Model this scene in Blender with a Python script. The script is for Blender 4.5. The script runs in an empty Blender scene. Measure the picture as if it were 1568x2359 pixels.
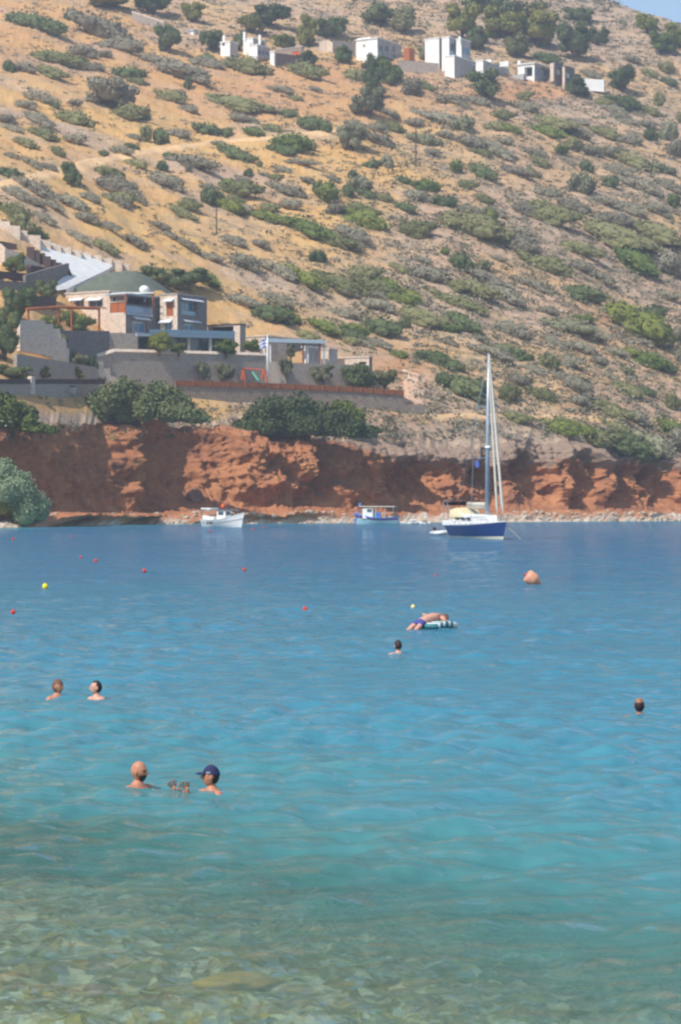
import bpy, math, random
import numpy as np
from mathutils import Vector, Matrix
from mathutils.bvhtree import BVHTree
from math import radians as R, sin, cos, pi, atan2, sqrt

S = bpy.context.scene
COL = S.collection
rng = np.random.default_rng(7)
random.seed(7)
# ------------------------------------------------------------------ camera, sky, sun, exposure
F = 5500.0; UC = 784.0; VH = 1160.0; CH = 3.3        # focal length / principal column / horizon row, camera height
cd = bpy.data.cameras.new('camera'); cam = bpy.data.objects.new('camera', cd); COL.objects.link(cam)
cd.sensor_fit = 'VERTICAL'; cd.sensor_height = 24; cd.lens = 24 * F / 2358
cam.location = (0, 0, CH); cam.rotation_euler = (R(90), 0, 0)
cd.shift_y = -(1179 - VH) / 2358.0
cd.clip_start = 0.5; cd.clip_end = 6000
S.camera = cam
SUN = Vector((-0.45, -0.50, 0.76)).normalized()
w = bpy.data.worlds.new('World'); S.world = w; w.use_nodes = True
nt = w.node_tree; sky = nt.nodes.new('ShaderNodeTexSky'); sky.sky_type = 'NISHITA'; sky.sun_disc = False
sky.sun_elevation = math.asin(SUN.z); sky.sun_rotation = atan2(SUN.x, SUN.y); sky.air_density = 1.0; sky.dust_density = 0.6
bg = nt.nodes['Background']; nt.links.new(sky.outputs[0], bg.inputs[0]); bg.inputs[1].default_value = 0.115
ld = bpy.data.lights.new('sun', 'SUN'); ld.energy = 3.3; ld.angle = R(0.5); ld.color = (1, 0.95, 0.87)
lo = bpy.data.objects.new('sun', ld); COL.objects.link(lo); lo.location = SUN * 500
lo.rotation_euler = (-SUN).to_track_quat('-Z', 'Y').to_euler()
S.view_settings.view_transform = 'Standard'; S.view_settings.look = 'None'; S.view_settings.exposure = 0.63
S.view_settings.gamma = 1
S.render.engine = 'CYCLES'
S.cycles.max_bounces = 8; S.cycles.transparent_max_bounces = 12; S.cycles.caustics_reflective = False; S.cycles.caustics_refractive = False
S.cycles.filter_width = 2.4

HAZE = 0.00038
S.cycles.volume_bounces = 0
# ------------------------------------------------------------------ helpers
def pix(u, v, Y):
    return Vector(((u - UC) / F * Y, Y, CH + (VH - v) / F * Y))
def wpix(u, v):                                   # point on the water surface
    Y = CH * F / (v - VH); return Vector(((u - UC) / F * Y, Y, 0))
def YW(u): return float(np.interp(u, [0, 222, 450, 612, 850, 930], [367, 416, 430, 440, 453, 456]))
def lin(h):
    c = [int(h[i:i+2], 16) / 255 for i in (0, 2, 4)]
    return tuple(x / 12.92 if x < .04045 else ((x + .055) / 1.055) ** 2.4 for x in c) + (1,)
def _h(ix, iy, iz, seed):
    with np.errstate(over='ignore'):
        n = (ix * 374761393 + iy * 668265263 + iz * 2147483647 + seed * 1274126177) & 0xffffffff
        n = ((n ^ (n >> 13)) * 1274126177) & 0xffffffff
        n = ((n ^ (n >> 16)) * 2246822519) & 0xffffffff
        n = n ^ (n >> 15)
    return (n & 0xffff) / 65535.0
def vnoise(x, y, z=0.0, seed=0):
    x, y, z = np.broadcast_arrays(np.asarray(x, float), np.asarray(y, float), np.asarray(z, float))
    ix, iy, iz = np.floor(x).astype(np.int64), np.floor(y).astype(np.int64), np.floor(z).astype(np.int64)
    fx, fy, fz = x - ix, y - iy, z - iz
    fx = fx**3*(fx*(fx*6-15)+10); fy = fy**3*(fy*(fy*6-15)+10); fz = fz**3*(fz*(fz*6-15)+10)
    r = 0
    for a in (0, 1):
        for b in (0, 1):
            for c in (0, 1):
                r = r + (fx if a else 1-fx) * (fy if b else 1-fy) * (fz if c else 1-fz) * _h(ix+a, iy+b, iz+c, seed)
    return r * 2 - 1
def fbm(x, y, z=0.0, oct=4, seed=0, gain=0.5):
    a, r, s = 1.0, 0, 1.0
    for k in range(oct):
        r = r + a * vnoise(x * s, y * s, np.asarray(z) * s, seed + k * 17); a *= gain; s *= 2.03
    return r
WL = {}
def tag(o, label=None, cat=None, group=None, kind=None):
    if label: o['label'] = label
    if cat: o['category'] = cat
    if group: o['group'] = group
    if kind: o['kind'] = kind
    return o
def thing(name, label, cat, loc=(0, 0, 0), rz=0, group=None):
    o = bpy.data.objects.new(name, None); COL.objects.link(o); o.empty_display_size = .3
    o.location = loc; o.rotation_euler = (0, 0, rz); WL[o.name] = Vector(loc)
    return tag(o, label, cat, group)
def mkmesh(name, V, Fc, smooth=False):
    me = bpy.data.meshes.new(name)
    V = np.asarray(V, dtype=np.float32).reshape(-1, 3)
    if isinstance(Fc, np.ndarray):
        n, k = Fc.shape
        me.vertices.add(len(V)); me.vertices.foreach_set('co', V.ravel())
        me.loops.add(n * k); me.loops.foreach_set('vertex_index', Fc.astype(np.int32).ravel())
        me.polygons.add(n); me.polygons.foreach_set('loop_start', np.arange(0, n * k, k, dtype=np.int32))
        me.update(calc_edges=True)
    else:
        me.from_pydata([tuple(map(float, v)) for v in V], [], Fc); me.update()
    if smooth: me.polygons.foreach_set('use_smooth', np.ones(len(me.polygons), bool))
    return me
def link(name, me, mat, parent=None, label=None):
    o = bpy.data.objects.new(name, me); COL.objects.link(o)
    if mat: me.materials.append(mat)
    if parent: o.parent = parent
    if label: o['label'] = label
    WL[o.name] = WL.get(parent.name, Vector()) if parent else Vector()
    return o
class MB:
    def __init__(s): s.v = []; s.f = []
    def add(s, V, Fc):
        n = len(s.v); s.v += [Vector(p) for p in V]; s.f += [tuple(i + n for i in f) for f in Fc]; return s
    def box(s, c, d, ax=None, ay=None):
        ax = Vector(ax) if ax else Vector((1, 0, 0)); ay = Vector(ay) if ay else Vector((0, 1, 0)); az = ax.cross(ay)
        c = Vector(c); V = [c + ax*(i*d[0]/2) + ay*(j*d[1]/2) + az*(k*d[2]/2) for i in (-1, 1) for j in (-1, 1) for k in (-1, 1)]
        return s.add(V, [(0,1,3,2),(4,6,7,5),(0,4,5,1),(2,3,7,6),(0,2,6,4),(1,5,7,3)])
    def frombase(s, P, a, wa, b, wb, z0, z1):      # prism: corner P, axes a and b
        P = Vector((P[0], P[1], 0)); a = Vector(a); b = Vector(b); Z = Vector((0, 0, 1))
        q = [P, P + a*wa, P + a*wa + b*wb, P + b*wb]
        V = [p + Z*z0 for p in q] + [p + Z*z1 for p in q]
        return s.add(V, [(3,2,1,0),(4,5,6,7),(0,1,5,4),(1,2,6,5),(2,3,7,6),(3,0,4,7)])
    def tube(s, pts, r, n=8, cap=True):
        pts = [Vector(p) for p in pts]; rs = r if isinstance(r, (list, tuple)) else [r]*len(pts)
        base = len(s.v); V = []; Fc = []
        for i, p in enumerate(pts):
            t = (pts[min(i+1, len(pts)-1)] - pts[max(i-1, 0)]).normalized()
            a = t.orthogonal().normalized() if abs(t.z) > .9 else t.cross(Vector((0, 0, 1))).normalized()
            if abs(t.z) > .9: a = (Vector((1,0,0)) - t*t.x).normalized()
            b = t.cross(a)
            V += [p + (a*cos(2*pi*k/n) + b*sin(2*pi*k/n))*rs[i] for k in range(n)]
        for i in range(len(pts)-1):
            for k in range(n): Fc.append((i*n+k, i*n+(k+1) % n, (i+1)*n+(k+1) % n, (i+1)*n+k))
        if cap: Fc += [tuple(range(n))[::-1], tuple((len(pts)-1)*n+k for k in range(n))]
        return s.add(V, Fc)
    def ball(s, c, r, n=12, m=8, fn=None):
        c = Vector(c); r = Vector(r) if hasattr(r, '__len__') else Vector((r, r, r)); V = []; Fc = []
        for j in range(m+1):
            th = pi*j/m
            for i in range(n):
                ph = 2*pi*i/n; d = Vector((sin(th)*cos(ph), sin(th)*sin(ph), cos(th)))
                k = fn(d) if fn else 1
                V.append(c + Vector((d.x*r.x, d.y*r.y, d.z*r.z))*k)
        for j in range(m):
            for i in range(n): Fc.append((j*n+i, (j+1)*n+i, (j+1)*n+(i+1) % n, j*n+(i+1) % n))
        return s.add(V, Fc)
    def quad(s, a, b, c, d): return s.add([a, b, c, d], [(0, 1, 2, 3)])
    def build(s, name, mat, parent=None, label=None, smooth=False, world=False, bevel=0):
        off = WL.get(parent.name, Vector()) if (parent and world) else Vector()
        o = link(name, mkmesh(name, [v - off for v in s.v], s.f, smooth), mat, parent, label)
        if bevel:
            m = o.modifiers.new('b', 'BEVEL'); m.width = bevel; m.segments = 2; m.limit_method = 'ANGLE'
        return o

# ------------------------------------------------------------------ materials
def mat(name, col, rough=.8, noise=None, bump=0, bscale=5, metal=0, spec=.3, coord='Object', emit=None):
    m = bpy.data.materials.new(name); m.use_nodes = True; n = m.node_tree; b = n.nodes['Principled BSDF']
    c = lin(col) if isinstance(col, str) else tuple(col) + (1,)
    b.inputs['Base Color'].default_value = c; b.inputs['Roughness'].default_value = rough
    b.inputs['Metallic'].default_value = metal; b.inputs['Specular IOR Level'].default_value = spec
    tc = n.nodes.new('ShaderNodeTexCoord')
    if noise:
        c2, sc = noise[0], noise[1]; t = n.nodes.new('ShaderNodeTexNoise'); t.inputs['Scale'].default_value = sc
        t.inputs['Detail'].default_value = 6; t.inputs['Roughness'].default_value = .65
        n.links.new(tc.outputs[coord], t.inputs['Vector'])
        r = n.nodes.new('ShaderNodeValToRGB'); r.color_ramp.elements[0].position = .38; r.color_ramp.elements[1].position = .62
        r.color_ramp.elements[0].color = c; r.color_ramp.elements[1].color = lin(c2) if isinstance(c2, str) else tuple(c2) + (1,)
        n.links.new(t.outputs[0], r.inputs[0]); n.links.new(r.outputs[0], b.inputs['Base Color'])
    if bump:
        t = n.nodes.new('ShaderNodeTexNoise'); t.inputs['Scale'].default_value = bscale; t.inputs['Detail'].default_value = 5
        n.links.new(tc.outputs[coord], t.inputs['Vector'])
        bp = n.nodes.new('ShaderNodeBump'); bp.inputs['Strength'].default_value = bump; bp.inputs['Distance'].default_value = .1
        n.links.new(t.outputs[0], bp.inputs['Height']); n.links.new(bp.outputs[0], b.inputs['Normal'])
    return m
def stone(name, c1, c2, c3, scale=2.2, mortar='8a8078'):
    m = bpy.data.materials.new(name); m.use_nodes = True; n = m.node_tree; L = n.links; b = n.nodes['Principled BSDF']
    b.inputs['Roughness'].default_value = .9
    tc = n.nodes.new('ShaderNodeTexCoord'); mp = n.nodes.new('ShaderNodeMapping'); mp.inputs['Scale'].default_value = (1, 1, 1.8)
    L.new(tc.outputs['Object'], mp.inputs[0])
    v = n.nodes.new('ShaderNodeTexVoronoi'); v.inputs['Scale'].default_value = scale; L.new(mp.outputs[0], v.inputs['Vector'])
    sp = n.nodes.new('ShaderNodeSeparateColor'); L.new(v.outputs['Color'], sp.inputs[0])
    r = n.nodes.new('ShaderNodeValToRGB'); e = r.color_ramp.elements; e[0].color = lin(c1); e[1].color = lin(c2)
    x = e.new(.5); x.color = lin(c3); L.new(sp.outputs[0], r.inputs[0])
    v2 = n.nodes.new('ShaderNodeTexVoronoi'); v2.feature = 'DISTANCE_TO_EDGE'; v2.inputs['Scale'].default_value = scale; L.new(mp.outputs[0], v2.inputs['Vector'])
    mr = n.nodes.new('ShaderNodeMapRange'); mr.inputs['From Max'].default_value = .06; L.new(v2.outputs[0], mr.inputs[0])
    mx = n.nodes.new('ShaderNodeMix'); mx.data_type = 'RGBA'; mx.inputs[6].default_value = lin(mortar)
    L.new(mr.outputs[0], mx.inputs[0]); L.new(r.outputs[0], mx.inputs[7]); L.new(mx.outputs[2], b.inputs['Base Color'])
    bp = n.nodes.new('ShaderNodeBump'); bp.inputs['Strength'].default_value = .6; bp.inputs['Distance'].default_value = .06
    L.new(mr.outputs[0], bp.inputs['Height']); L.new(bp.outputs[0], b.inputs['Normal'])
    return m
def leafmat(name, c1, c2, c3, scale=1.3):
    m = bpy.data.materials.new(name); m.use_nodes = True; n = m.node_tree; L = n.links; b = n.nodes['Principled BSDF']
    b.inputs['Roughness'].default_value = .75; b.inputs['Specular IOR Level'].default_value = .12
    g = n.nodes.new('ShaderNodeNewGeometry'); t = n.nodes.new('ShaderNodeTexNoise'); t.inputs['Scale'].default_value = scale
    t.inputs['Detail'].default_value = 5; L.new(g.outputs['Position'], t.inputs['Vector'])
    oi = n.nodes.new('ShaderNodeObjectInfo'); ad = n.nodes.new('ShaderNodeMath'); ad.operation = 'MULTIPLY_ADD'
    ad.inputs[1].default_value = .34; L.new(oi.outputs['Random'], ad.inputs[0])
    s2 = n.nodes.new('ShaderNodeMath'); s2.operation = 'SUBTRACT'; s2.inputs[1].default_value = .17; L.new(t.outputs[0], s2.inputs[0])
    L.new(s2.outputs[0], ad.inputs[2])
    r = n.nodes.new('ShaderNodeValToRGB'); e = r.color_ramp.elements
    e[0].position = .3; e[0].color = lin(c1); e[1].position = .7; e[1].color = lin(c3); x = e.new(.5); x.color = lin(c2)
    L.new(ad.outputs[0], r.inputs[0]); L.new(r.outputs[0], b.inputs['Base Color'])
    return m
M = {}
M['leaf_d'] = leafmat('dark_leaves', '4a5637', '5c6641', '707750')
M['leaf_o'] = leafmat('olive_leaves', '626442', '74744c', '87835c')
M['leaf_b'] = leafmat('bright_leaves', '546434', '68723a', '80843e')
M['leaf_g'] = leafmat('grey_scrub', '716b5b', '827c69', '908a74')
M['leaf_y'] = leafmat('yellow_leaves', '66683a', '7d7c40', '8f8a48')
M['leaf_t'] = leafmat('tamarisk_leaves', '76866a', '8c9c7a', 'a6b08a')
M['leaf_s'] = leafmat('silver_leaves', '6a6c52', '7c7c60', '8f8c70')
M['bark'] = mat('bark', '5d4e40', .9, ('4a3d33', 6), .5, 8)
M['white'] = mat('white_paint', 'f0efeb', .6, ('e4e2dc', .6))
M['render_shade'] = mat('grey_or_shaded_render', 'b9b6b2', .8, ('a8a49e', .8))  # shaded copy of the white walls, shade put into the colour; also plain grey
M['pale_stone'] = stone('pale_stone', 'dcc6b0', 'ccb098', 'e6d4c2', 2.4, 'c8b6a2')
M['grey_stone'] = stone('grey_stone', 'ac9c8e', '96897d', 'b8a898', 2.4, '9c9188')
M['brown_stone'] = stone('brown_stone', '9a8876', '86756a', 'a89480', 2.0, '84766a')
M['dark_or_shaded_stone'] = stone('dark_or_shaded_stone', '7c7672', '6c6663', '8a827d', 2.4, '66605c')  # shaded copy of the pale stone, shade in the colour; also real dark stone
M['concrete'] = mat('concrete', 'b9b8b4', .85, ('a9a7a2', 1.2))
M['drive'] = mat('concrete_drive', 'e4e2de', .85, ('d6d4d0', .5), .2, 4)
M['orange_wood'] = mat('orange_wood', 'b5683a', .6, ('a25a30', 4))
M['rust'] = mat('rust_wood', 'a0623f', .7, ('8c5233', 5))
M['dark_wood'] = mat('dark_wood', '584642', .7, ('4b3b38', 4))
M['glass'] = mat('window_glass', '4a5a68', .12, spec=.8)
M['bglass'] = mat('blue_glass', '5b7f9c', .1, spec=.9)
M['blue_shut'] = mat('blue_shutter', '3f4f9c', .5)
M['awning'] = mat('white_awning', 'd8dce2', .7)
M['bal'] = mat('balcony_glass', '6f8fa6', .15, spec=.8)
M['red_trim'] = mat('brick_red', '9c5a4a', .8, ('8a4f42', 3))
M['green_roof'] = mat('green_curved_roof', '5c6458', .85, ('6a7062', .8), .3, 3)
M['slab'] = mat('pale_blue_slab', 'a9b8c2', .6)
M['steel'] = mat('steel', '9aa0a4', .35, metal=.7)
M['alu'] = mat('aluminium_mast', 'b4bcc2', .4, metal=.35, noise=('a6aeb6', 2))
M['teal_stripe'] = mat('teal_stripe', '357880', .5)
M['navy'] = mat('navy_hull', '1c3870', .25, spec=.6)
M['boot'] = mat('cream_stripe', 'd9d0bc', .4)
M['gel'] = mat('white_gelcoat', 'ecebe6', .3, spec=.5)
M['teal_hull'] = mat('pale_aqua_hull', '9fc6cc', .4, ('93bcc4', 3))
M['lblue'] = mat('bright_blue_trim', '4a7ac4', .4)
M['maroon'] = mat('maroon_band', '6c3a5c', .5)
M['cream'] = mat('cream_canvas', 'd9ccaa', .8, ('cfc09a', 3))
M['sail'] = mat('sail_cover', 'cfc9bb', .8, ('c0b9ab', 4))
M['dark'] = mat('dark_rubber_or_shade', '2c2f33', .6)  # also the dark sheets painted as shade at the back of openings
M['rope'] = mat('rope', '9a9788', .8)
M['orange'] = mat('orange_plastic', 'd9622e', .5, ('cf5a2a', 6))
M['red'] = mat('red_plastic', 'd23a2c', .4)
M['yellow'] = mat('yellow_plastic', 'e6cf2e', .4)
M['paleyellow'] = mat('pale_yellow_plastic', 'e8d18c', .5)
M['salmon'] = mat('faded_orange_plastic', 'e2a284', .5, ('d69474', 5))
M['skin'] = mat('tanned_skin', 'c08468', .5, ('b67a60', 14))
M['skin_pale'] = mat('pale_skin', 'd3a08a', .5, ('c8927c', 14))
M['skin_brown'] = mat('brown_skin', 'a06e50', .5, ('946448', 14))
M['hair_dark'] = mat('dark_hair', '33282a', .6)
M['hair_brown'] = mat('brown_hair', '6a4a3a', .6, ('7c5644', 30))
M['beard'] = mat('dark_beard', '4a3836', .7)
M['cap'] = mat('navy_cap', '2b2f52', .8)
M['shorts'] = mat('blue_shorts', '484c8c', .8)
M['purple'] = mat('navy_shorts', '34305c', .8)
M['greenplastic'] = mat('green_slide', '3f9a80', .4)
M['flagred'] = mat('flag_red', 'c8323c', .8)
M['flagblue'] = mat('flag_blue', '6a80d0', .8)
M['track'] = mat('dirt', 'dcb98c', .95, ('d2ab7c', .3), .4, 2)
M['ramp'] = mat('pink_dirt', 'd8b89c', .95, ('c89c7c', .35), .4, 2)

def noise_node(n, L, vec, scale, detail=6, rough=.6):
    t = n.nodes.new('ShaderNodeTexNoise'); t.inputs['Scale'].default_value = scale
    t.inputs['Detail'].default_value = detail; t.inputs['Roughness'].default_value = rough
    L.new(vec, t.inputs['Vector']); return t.outputs[0]
def ramp_node(n, L, fac, stops):
    r = n.nodes.new('ShaderNodeValToRGB'); e = r.color_ramp.elements
    while len(e) < len(stops): e.new(.5)
    for k, (p, c) in enumerate(stops): e[k].position = p; e[k].color = lin(c) if isinstance(c, str) else (c, c, c, 1)
    L.new(fac, r.inputs[0]); return r.outputs[0]
def mix_node(n, L, fac, a, b):
    m = n.nodes.new('ShaderNodeMix'); m.data_type = 'RGBA'
    if isinstance(fac, (int, float)): m.inputs[0].default_value = fac
    else: L.new(fac, m.inputs[0])
    for i, x in ((6, a), (7, b)):
        if isinstance(x, str): m.inputs[i].default_value = lin(x)
        else: L.new(x, m.inputs[i])
    return m.outputs[2]
def hill_material():
    m = bpy.data.materials.new('dry_hillside'); m.use_nodes = True; n = m.node_tree; L = n.links; b = n.nodes['Principled BSDF']
    b.inputs['Roughness'].default_value = .95; b.inputs['Specular IOR Level'].default_value = .1
    g = n.nodes.new('ShaderNodeNewGeometry')
    mp = n.nodes.new('ShaderNodeMapping'); mp.vector_type = 'POINT'; mp.inputs['Rotation'].default_value = (0, 0, R(35))
    mp.inputs['Scale'].default_value = (.42, 1.0, .6); L.new(g.outputs['Position'], mp.inputs[0])
    P = mp.outputs[0]
    big = noise_node(n, L, P, .045, 4, .6); mid = noise_node(n, L, P, .22, 6, .7); fine = noise_node(n, L, P, 1.3, 5, .7)
    vf = noise_node(n, L, g.outputs['Position'], 2.2, 4, .75)
    grass = ramp_node(n, L, mid, [(.3, 'bf9262'), (.48, 'd6aa6c'), (.7, 'e2bb7c')])
    soil = ramp_node(n, L, fine, [(.3, 'a28c7a'), (.5, 'bfa48a'), (.72, 'd2b8a0')])
    ora = ramp_node(n, L, fine, [(.3, 'ba8660'), (.7, 'd0a074')])
    gs = mix_node(n, L, ramp_node(n, L, big, [(.34, 0.0), (.48, 1.0)]), soil, grass)
    a = n.nodes.new('ShaderNodeAttribute'); a.attribute_name = 'zone'
    sp = n.nodes.new('ShaderNodeSeparateColor'); L.new(a.outputs['Color'], sp.inputs[0])
    c = mix_node(n, L, sp.outputs[0], gs, soil)              # red: rocky soil
    c = mix_node(n, L, sp.outputs[1], c, ora)                # green: orange earth
    scr0 = ramp_node(n, L, mid, [(.50, 0.0), (.64, .85)])
    ml = n.nodes.new('ShaderNodeMath'); ml.operation = 'MULTIPLY'; L.new(scr0, ml.inputs[0])
    zz = n.nodes.new('ShaderNodeMapRange'); zz.inputs['From Max'].default_value = .5; zz.inputs['To Min'].default_value = .35; L.new(sp.outputs[0], zz.inputs[0]); L.new(zz.outputs[0], ml.inputs[1]); scr = ml.outputs[0]
    low = ramp_node(n, L, fine, [(.3, '6e6458'), (.6, '978878'), (.8, 'a79684')])
    c = mix_node(n, L, scr, c, low)                          # low dead scrub patches
    rk = ramp_node(n, L, fine, [(.60, 0.0), (.70, .75)])
    c = mix_node(n, L, rk, c, 'b9aca2')
    sg = ramp_node(n, L, vf, [(.55, 0.0), (.68, .55)])
    c = mix_node(n, L, sg, c, '76664f')
    L.new(c, b.inputs['Base Color'])
    bp = n.nodes.new('ShaderNodeBump'); bp.inputs['Strength'].default_value = .8; bp.inputs['Distance'].default_value = .35
    L.new(vf, bp.inputs['Height']); L.new(bp.outputs[0], b.inputs['Normal'])
    return m
def cliff_material():
    m = bpy.data.materials.new('red_earth_cliff'); m.use_nodes = True; n = m.node_tree; L = n.links; b = n.nodes['Principled BSDF']
    b.inputs['Roughness'].default_value = .95; b.inputs['Specular IOR Level'].default_value = .1
    g = n.nodes.new('ShaderNodeNewGeometry')
    mid = noise_node(n, L, g.outputs['Position'], .25, 7, .7); fine = noise_node(n, L, g.outputs['Position'], 1.4, 6, .75)
    red = ramp_node(n, L, mid, [(.32, '8a6450'), (.47, 'b07654'), (.58, 'c0845c'), (.74, 'cc966c')])  # brown stops put patchy shadow into the colour of the red earth
    grey = ramp_node(n, L, fine, [(.3, '8c7464'), (.55, 'a48c7a'), (.75, 'b8a28e')])
    a = n.nodes.new('ShaderNodeAttribute'); a.attribute_name = 'zone'
    sp = n.nodes.new('ShaderNodeSeparateColor'); L.new(a.outputs['Color'], sp.inputs[0])
    mm = n.nodes.new('ShaderNodeMath'); mm.operation = 'MULTIPLY_ADD'; mm.inputs[1].default_value = 1.2
    L.new(mid, mm.inputs[0]); s2 = n.nodes.new('ShaderNodeMath'); s2.operation = 'SUBTRACT'; s2.inputs[1].default_value = .6
    L.new(sp.outputs[0], s2.inputs[0]); L.new(s2.outputs[0], mm.inputs[2])
    f = ramp_node(n, L, mm.outputs[0], [(.42, 0.0), (.6, 1.0)])
    c = mix_node(n, L, f, red, grey)
    peb = ramp_node(n, L, fine, [(.62, 0.0), (.72, .6)]); c = mix_node(n, L, peb, c, 'c09a7c')
    L.new(c, b.inputs['Base Color'])
    bp = n.nodes.new('ShaderNodeBump'); bp.inputs['Strength'].default_value = .9; bp.inputs['Distance'].default_value = .5
    L.new(fine, bp.inputs['Height']); L.new(bp.outputs[0], b.inputs['Normal'])
    return m
def pebble_material(name, cols, scale=2.0, small=9.0):
    m = bpy.data.materials.new(name); m.use_nodes = True; n = m.node_tree; L = n.links; b = n.nodes['Principled BSDF']
    b.inputs['Roughness'].default_value = .85
    g = n.nodes.new('ShaderNodeNewGeometry')
    nd = n.nodes.new('ShaderNodeTexNoise'); nd.inputs['Scale'].default_value = scale * .8; nd.inputs['Detail'].default_value = 3; L.new(g.outputs['Position'], nd.inputs['Vector'])
    vm = n.nodes.new('ShaderNodeVectorMath'); vm.operation = 'MULTIPLY_ADD'; vm.inputs[1].default_value = (1.6/scale,)*3; L.new(nd.outputs['Color'], vm.inputs[0]); L.new(g.outputs['Position'], vm.inputs[2])
    v = n.nodes.new('ShaderNodeTexVoronoi'); v.inputs['Scale'].default_value = scale; L.new(vm.outputs[0], v.inputs['Vector'])
    sp = n.nodes.new('ShaderNodeSeparateColor'); L.new(v.outputs['Color'], sp.inputs[0])
    st = [(k / (len(cols) - 1), c) for k, c in enumerate(cols)]
    c1 = ramp_node(n, L, sp.outputs[0], st)
    v2 = n.nodes.new('ShaderNodeTexVoronoi'); v2.inputs['Scale'].default_value = small; L.new(vm.outputs[0], v2.inputs['Vector'])
    sp2 = n.nodes.new('ShaderNodeSeparateColor'); L.new(v2.outputs['Color'], sp2.inputs[0])
    c2 = ramp_node(n, L, sp2.outputs[1], st[::-1] if False else st)
    nz = noise_node(n, L, g.outputs['Position'], .9, 5, .6)
    c = mix_node(n, L, ramp_node(n, L, nz, [(.4, 0.0), (.6, .8)]), c1, c2)
    if name == 'beach_pebbles':
        a = n.nodes.new('ShaderNodeAttribute'); a.attribute_name = 'zone'; sq = n.nodes.new('ShaderNodeSeparateColor'); L.new(a.outputs['Color'], sq.inputs[0]); c = mix_node(n, L, sq.outputs[0], c, 'b67c58')
    L.new(c, b.inputs['Base Color'])
    bp = n.nodes.new('ShaderNodeBump'); bp.inputs['Strength'].default_value = .5; bp.inputs['Distance'].default_value = .05
    L.new(v.outputs['Distance'], bp.inputs['Height']); L.new(bp.outputs[0], b.inputs['Normal'])
    return m
M['hill'] = hill_material(); M['cliff'] = cliff_material()
M['beach'] = pebble_material('beach_pebbles', ['b09c86', 'cabaa4', 'dccfbe', 'a08e7c'], 1.5, 5)
M['seabed'] = pebble_material('seabed_stones', ['34321f', 'b4a468', '4c4a2c', 'f2ecc8', '403c28', 'ccac3c', 'a0b8c4', '6c5028', '888c54'], 8.0, 18)

# ------------------------------------------------------------------ terrain: beach, cliff and hillside
UK = [-1600, -600, 0, 100, 250, 450, 600, 784, 950, 1100, 1300, 1430, 1568, 2200, 3300]
SH = [250, 290, 326, 341, 370, 393, 401, 413, 425, 432, 444, 453, 462, 500, 535]      # shoreline distance
CT = [985, 985, 985, 978, 968, 974, 978, 1012, 1022, 1024, 1014, 1032, 1040, 1045, 1050]   # cliff-top row
KN = [  # (row v, distance) knots going up the hill, per control column
 dict(u=-1600, k=[(930, 275), (880, 300), (700, 360), (400, 450), (150, 560), (0, 650), (-200, 780), (-260, 950), (-200, 1300)]),
 dict(u=-600,  k=[(930, 315), (880, 335), (700, 390), (400, 480), (150, 590), (0, 680), (-200, 810), (-260, 980), (-200, 1350)]),
 dict(u=0,     k=[(930, 352), (880, 366), (700, 410), (400, 505), (150, 620), (0, 715), (-200, 850), (-260, 1000), (-200, 1400)]),
 dict(u=250,   k=[(925, 408), (885, 420), (700, 453), (400, 540), (150, 655), (0, 745), (-200, 870), (-250, 1000), (-180, 1400)]),
 dict(u=450,   k=[(926, 426), (885, 433), (700, 476), (400, 563), (150, 675), (0, 765), (-190, 880), (-230, 1000), (-150, 1400)]),
 dict(u=784,   k=[(940, 442), (880, 458), (700, 502), (400, 585), (150, 695), (0, 785), (-160, 885), (-180, 980), (-60, 1300)]),
 dict(u=1100,  k=[(965, 458), (890, 474), (700, 525), (400, 610), (165, 712), (10, 800), (-100, 880), (-110, 950), (30, 1200)]),
 dict(u=1300,  k=[(975, 468), (890, 488), (700, 540), (400, 630), (190, 725), (60, 800), (-38, 860), (-30, 920), (120, 1150)]),
 dict(u=1568,  k=[(980, 490), (890, 512), (700, 568), (400, 655), (220, 740), (120, 795), (60, 840), (80, 900), (200, 1100)]),
 dict(u=2200,  k=[(985, 525), (890, 550), (700, 610), (480, 700), (350, 770), (290, 820), (250, 870), (270, 930), (380, 1100)]),
 dict(u=3300,  k=[(990, 560), (890, 590), (750, 650), (600, 730), (500, 800), (460, 850), (440, 900), (460, 950), (540, 1100)]),
]
us = np.concatenate([np.arange(-1600, -80, 40), np.arange(-80, 1660, 2.6), np.arange(1660, 3300, 40)])
def smooth(xs, y, wd):
    xf = np.arange(-1700, 3400, 5.0); yf = np.interp(xf, xs, y); k = np.exp(-.5 * (np.arange(-60, 61) * 5 / wd) ** 2); k /= k.sum()
    yf = np.convolve(np.pad(yf, 60, mode='edge'), k, 'valid'); return np.interp(us, xf, yf)
Sh = smooth(UK, SH, 22); Ct = smooth(UK, CT, 9)
for c_ in KN: c_['k'][8] = (c_['k'][7][0] + 30, c_['k'][7][1] + 70)
KY = np.array([smooth([c['u'] for c in KN], [c['k'][j][1] for c in KN], 70) for j in range(9)])
KV = np.array([smooth([c['u'] for c in KN], [c['k'][j][0] for c in KN], 70) for j in range(9)])
KZ = CH + (VH - KV) / F * KY
BW = 5.5 + 7 * np.exp(-.5 * ((us - 30) / 110) ** 2) + 6.0 * np.exp(-.5 * ((us - 430) / 210) ** 4)
nu = len(us); tanu = (us - UC) / F
Ct = Ct + 9 * fbm(us / 60, 3.1, oct=3, seed=5) + 4 * fbm(us / 14, 1.1, oct=3, seed=9)
TY = Sh + BW + 13.5; TZ = CH + (VH - Ct) / F * TY
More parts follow.
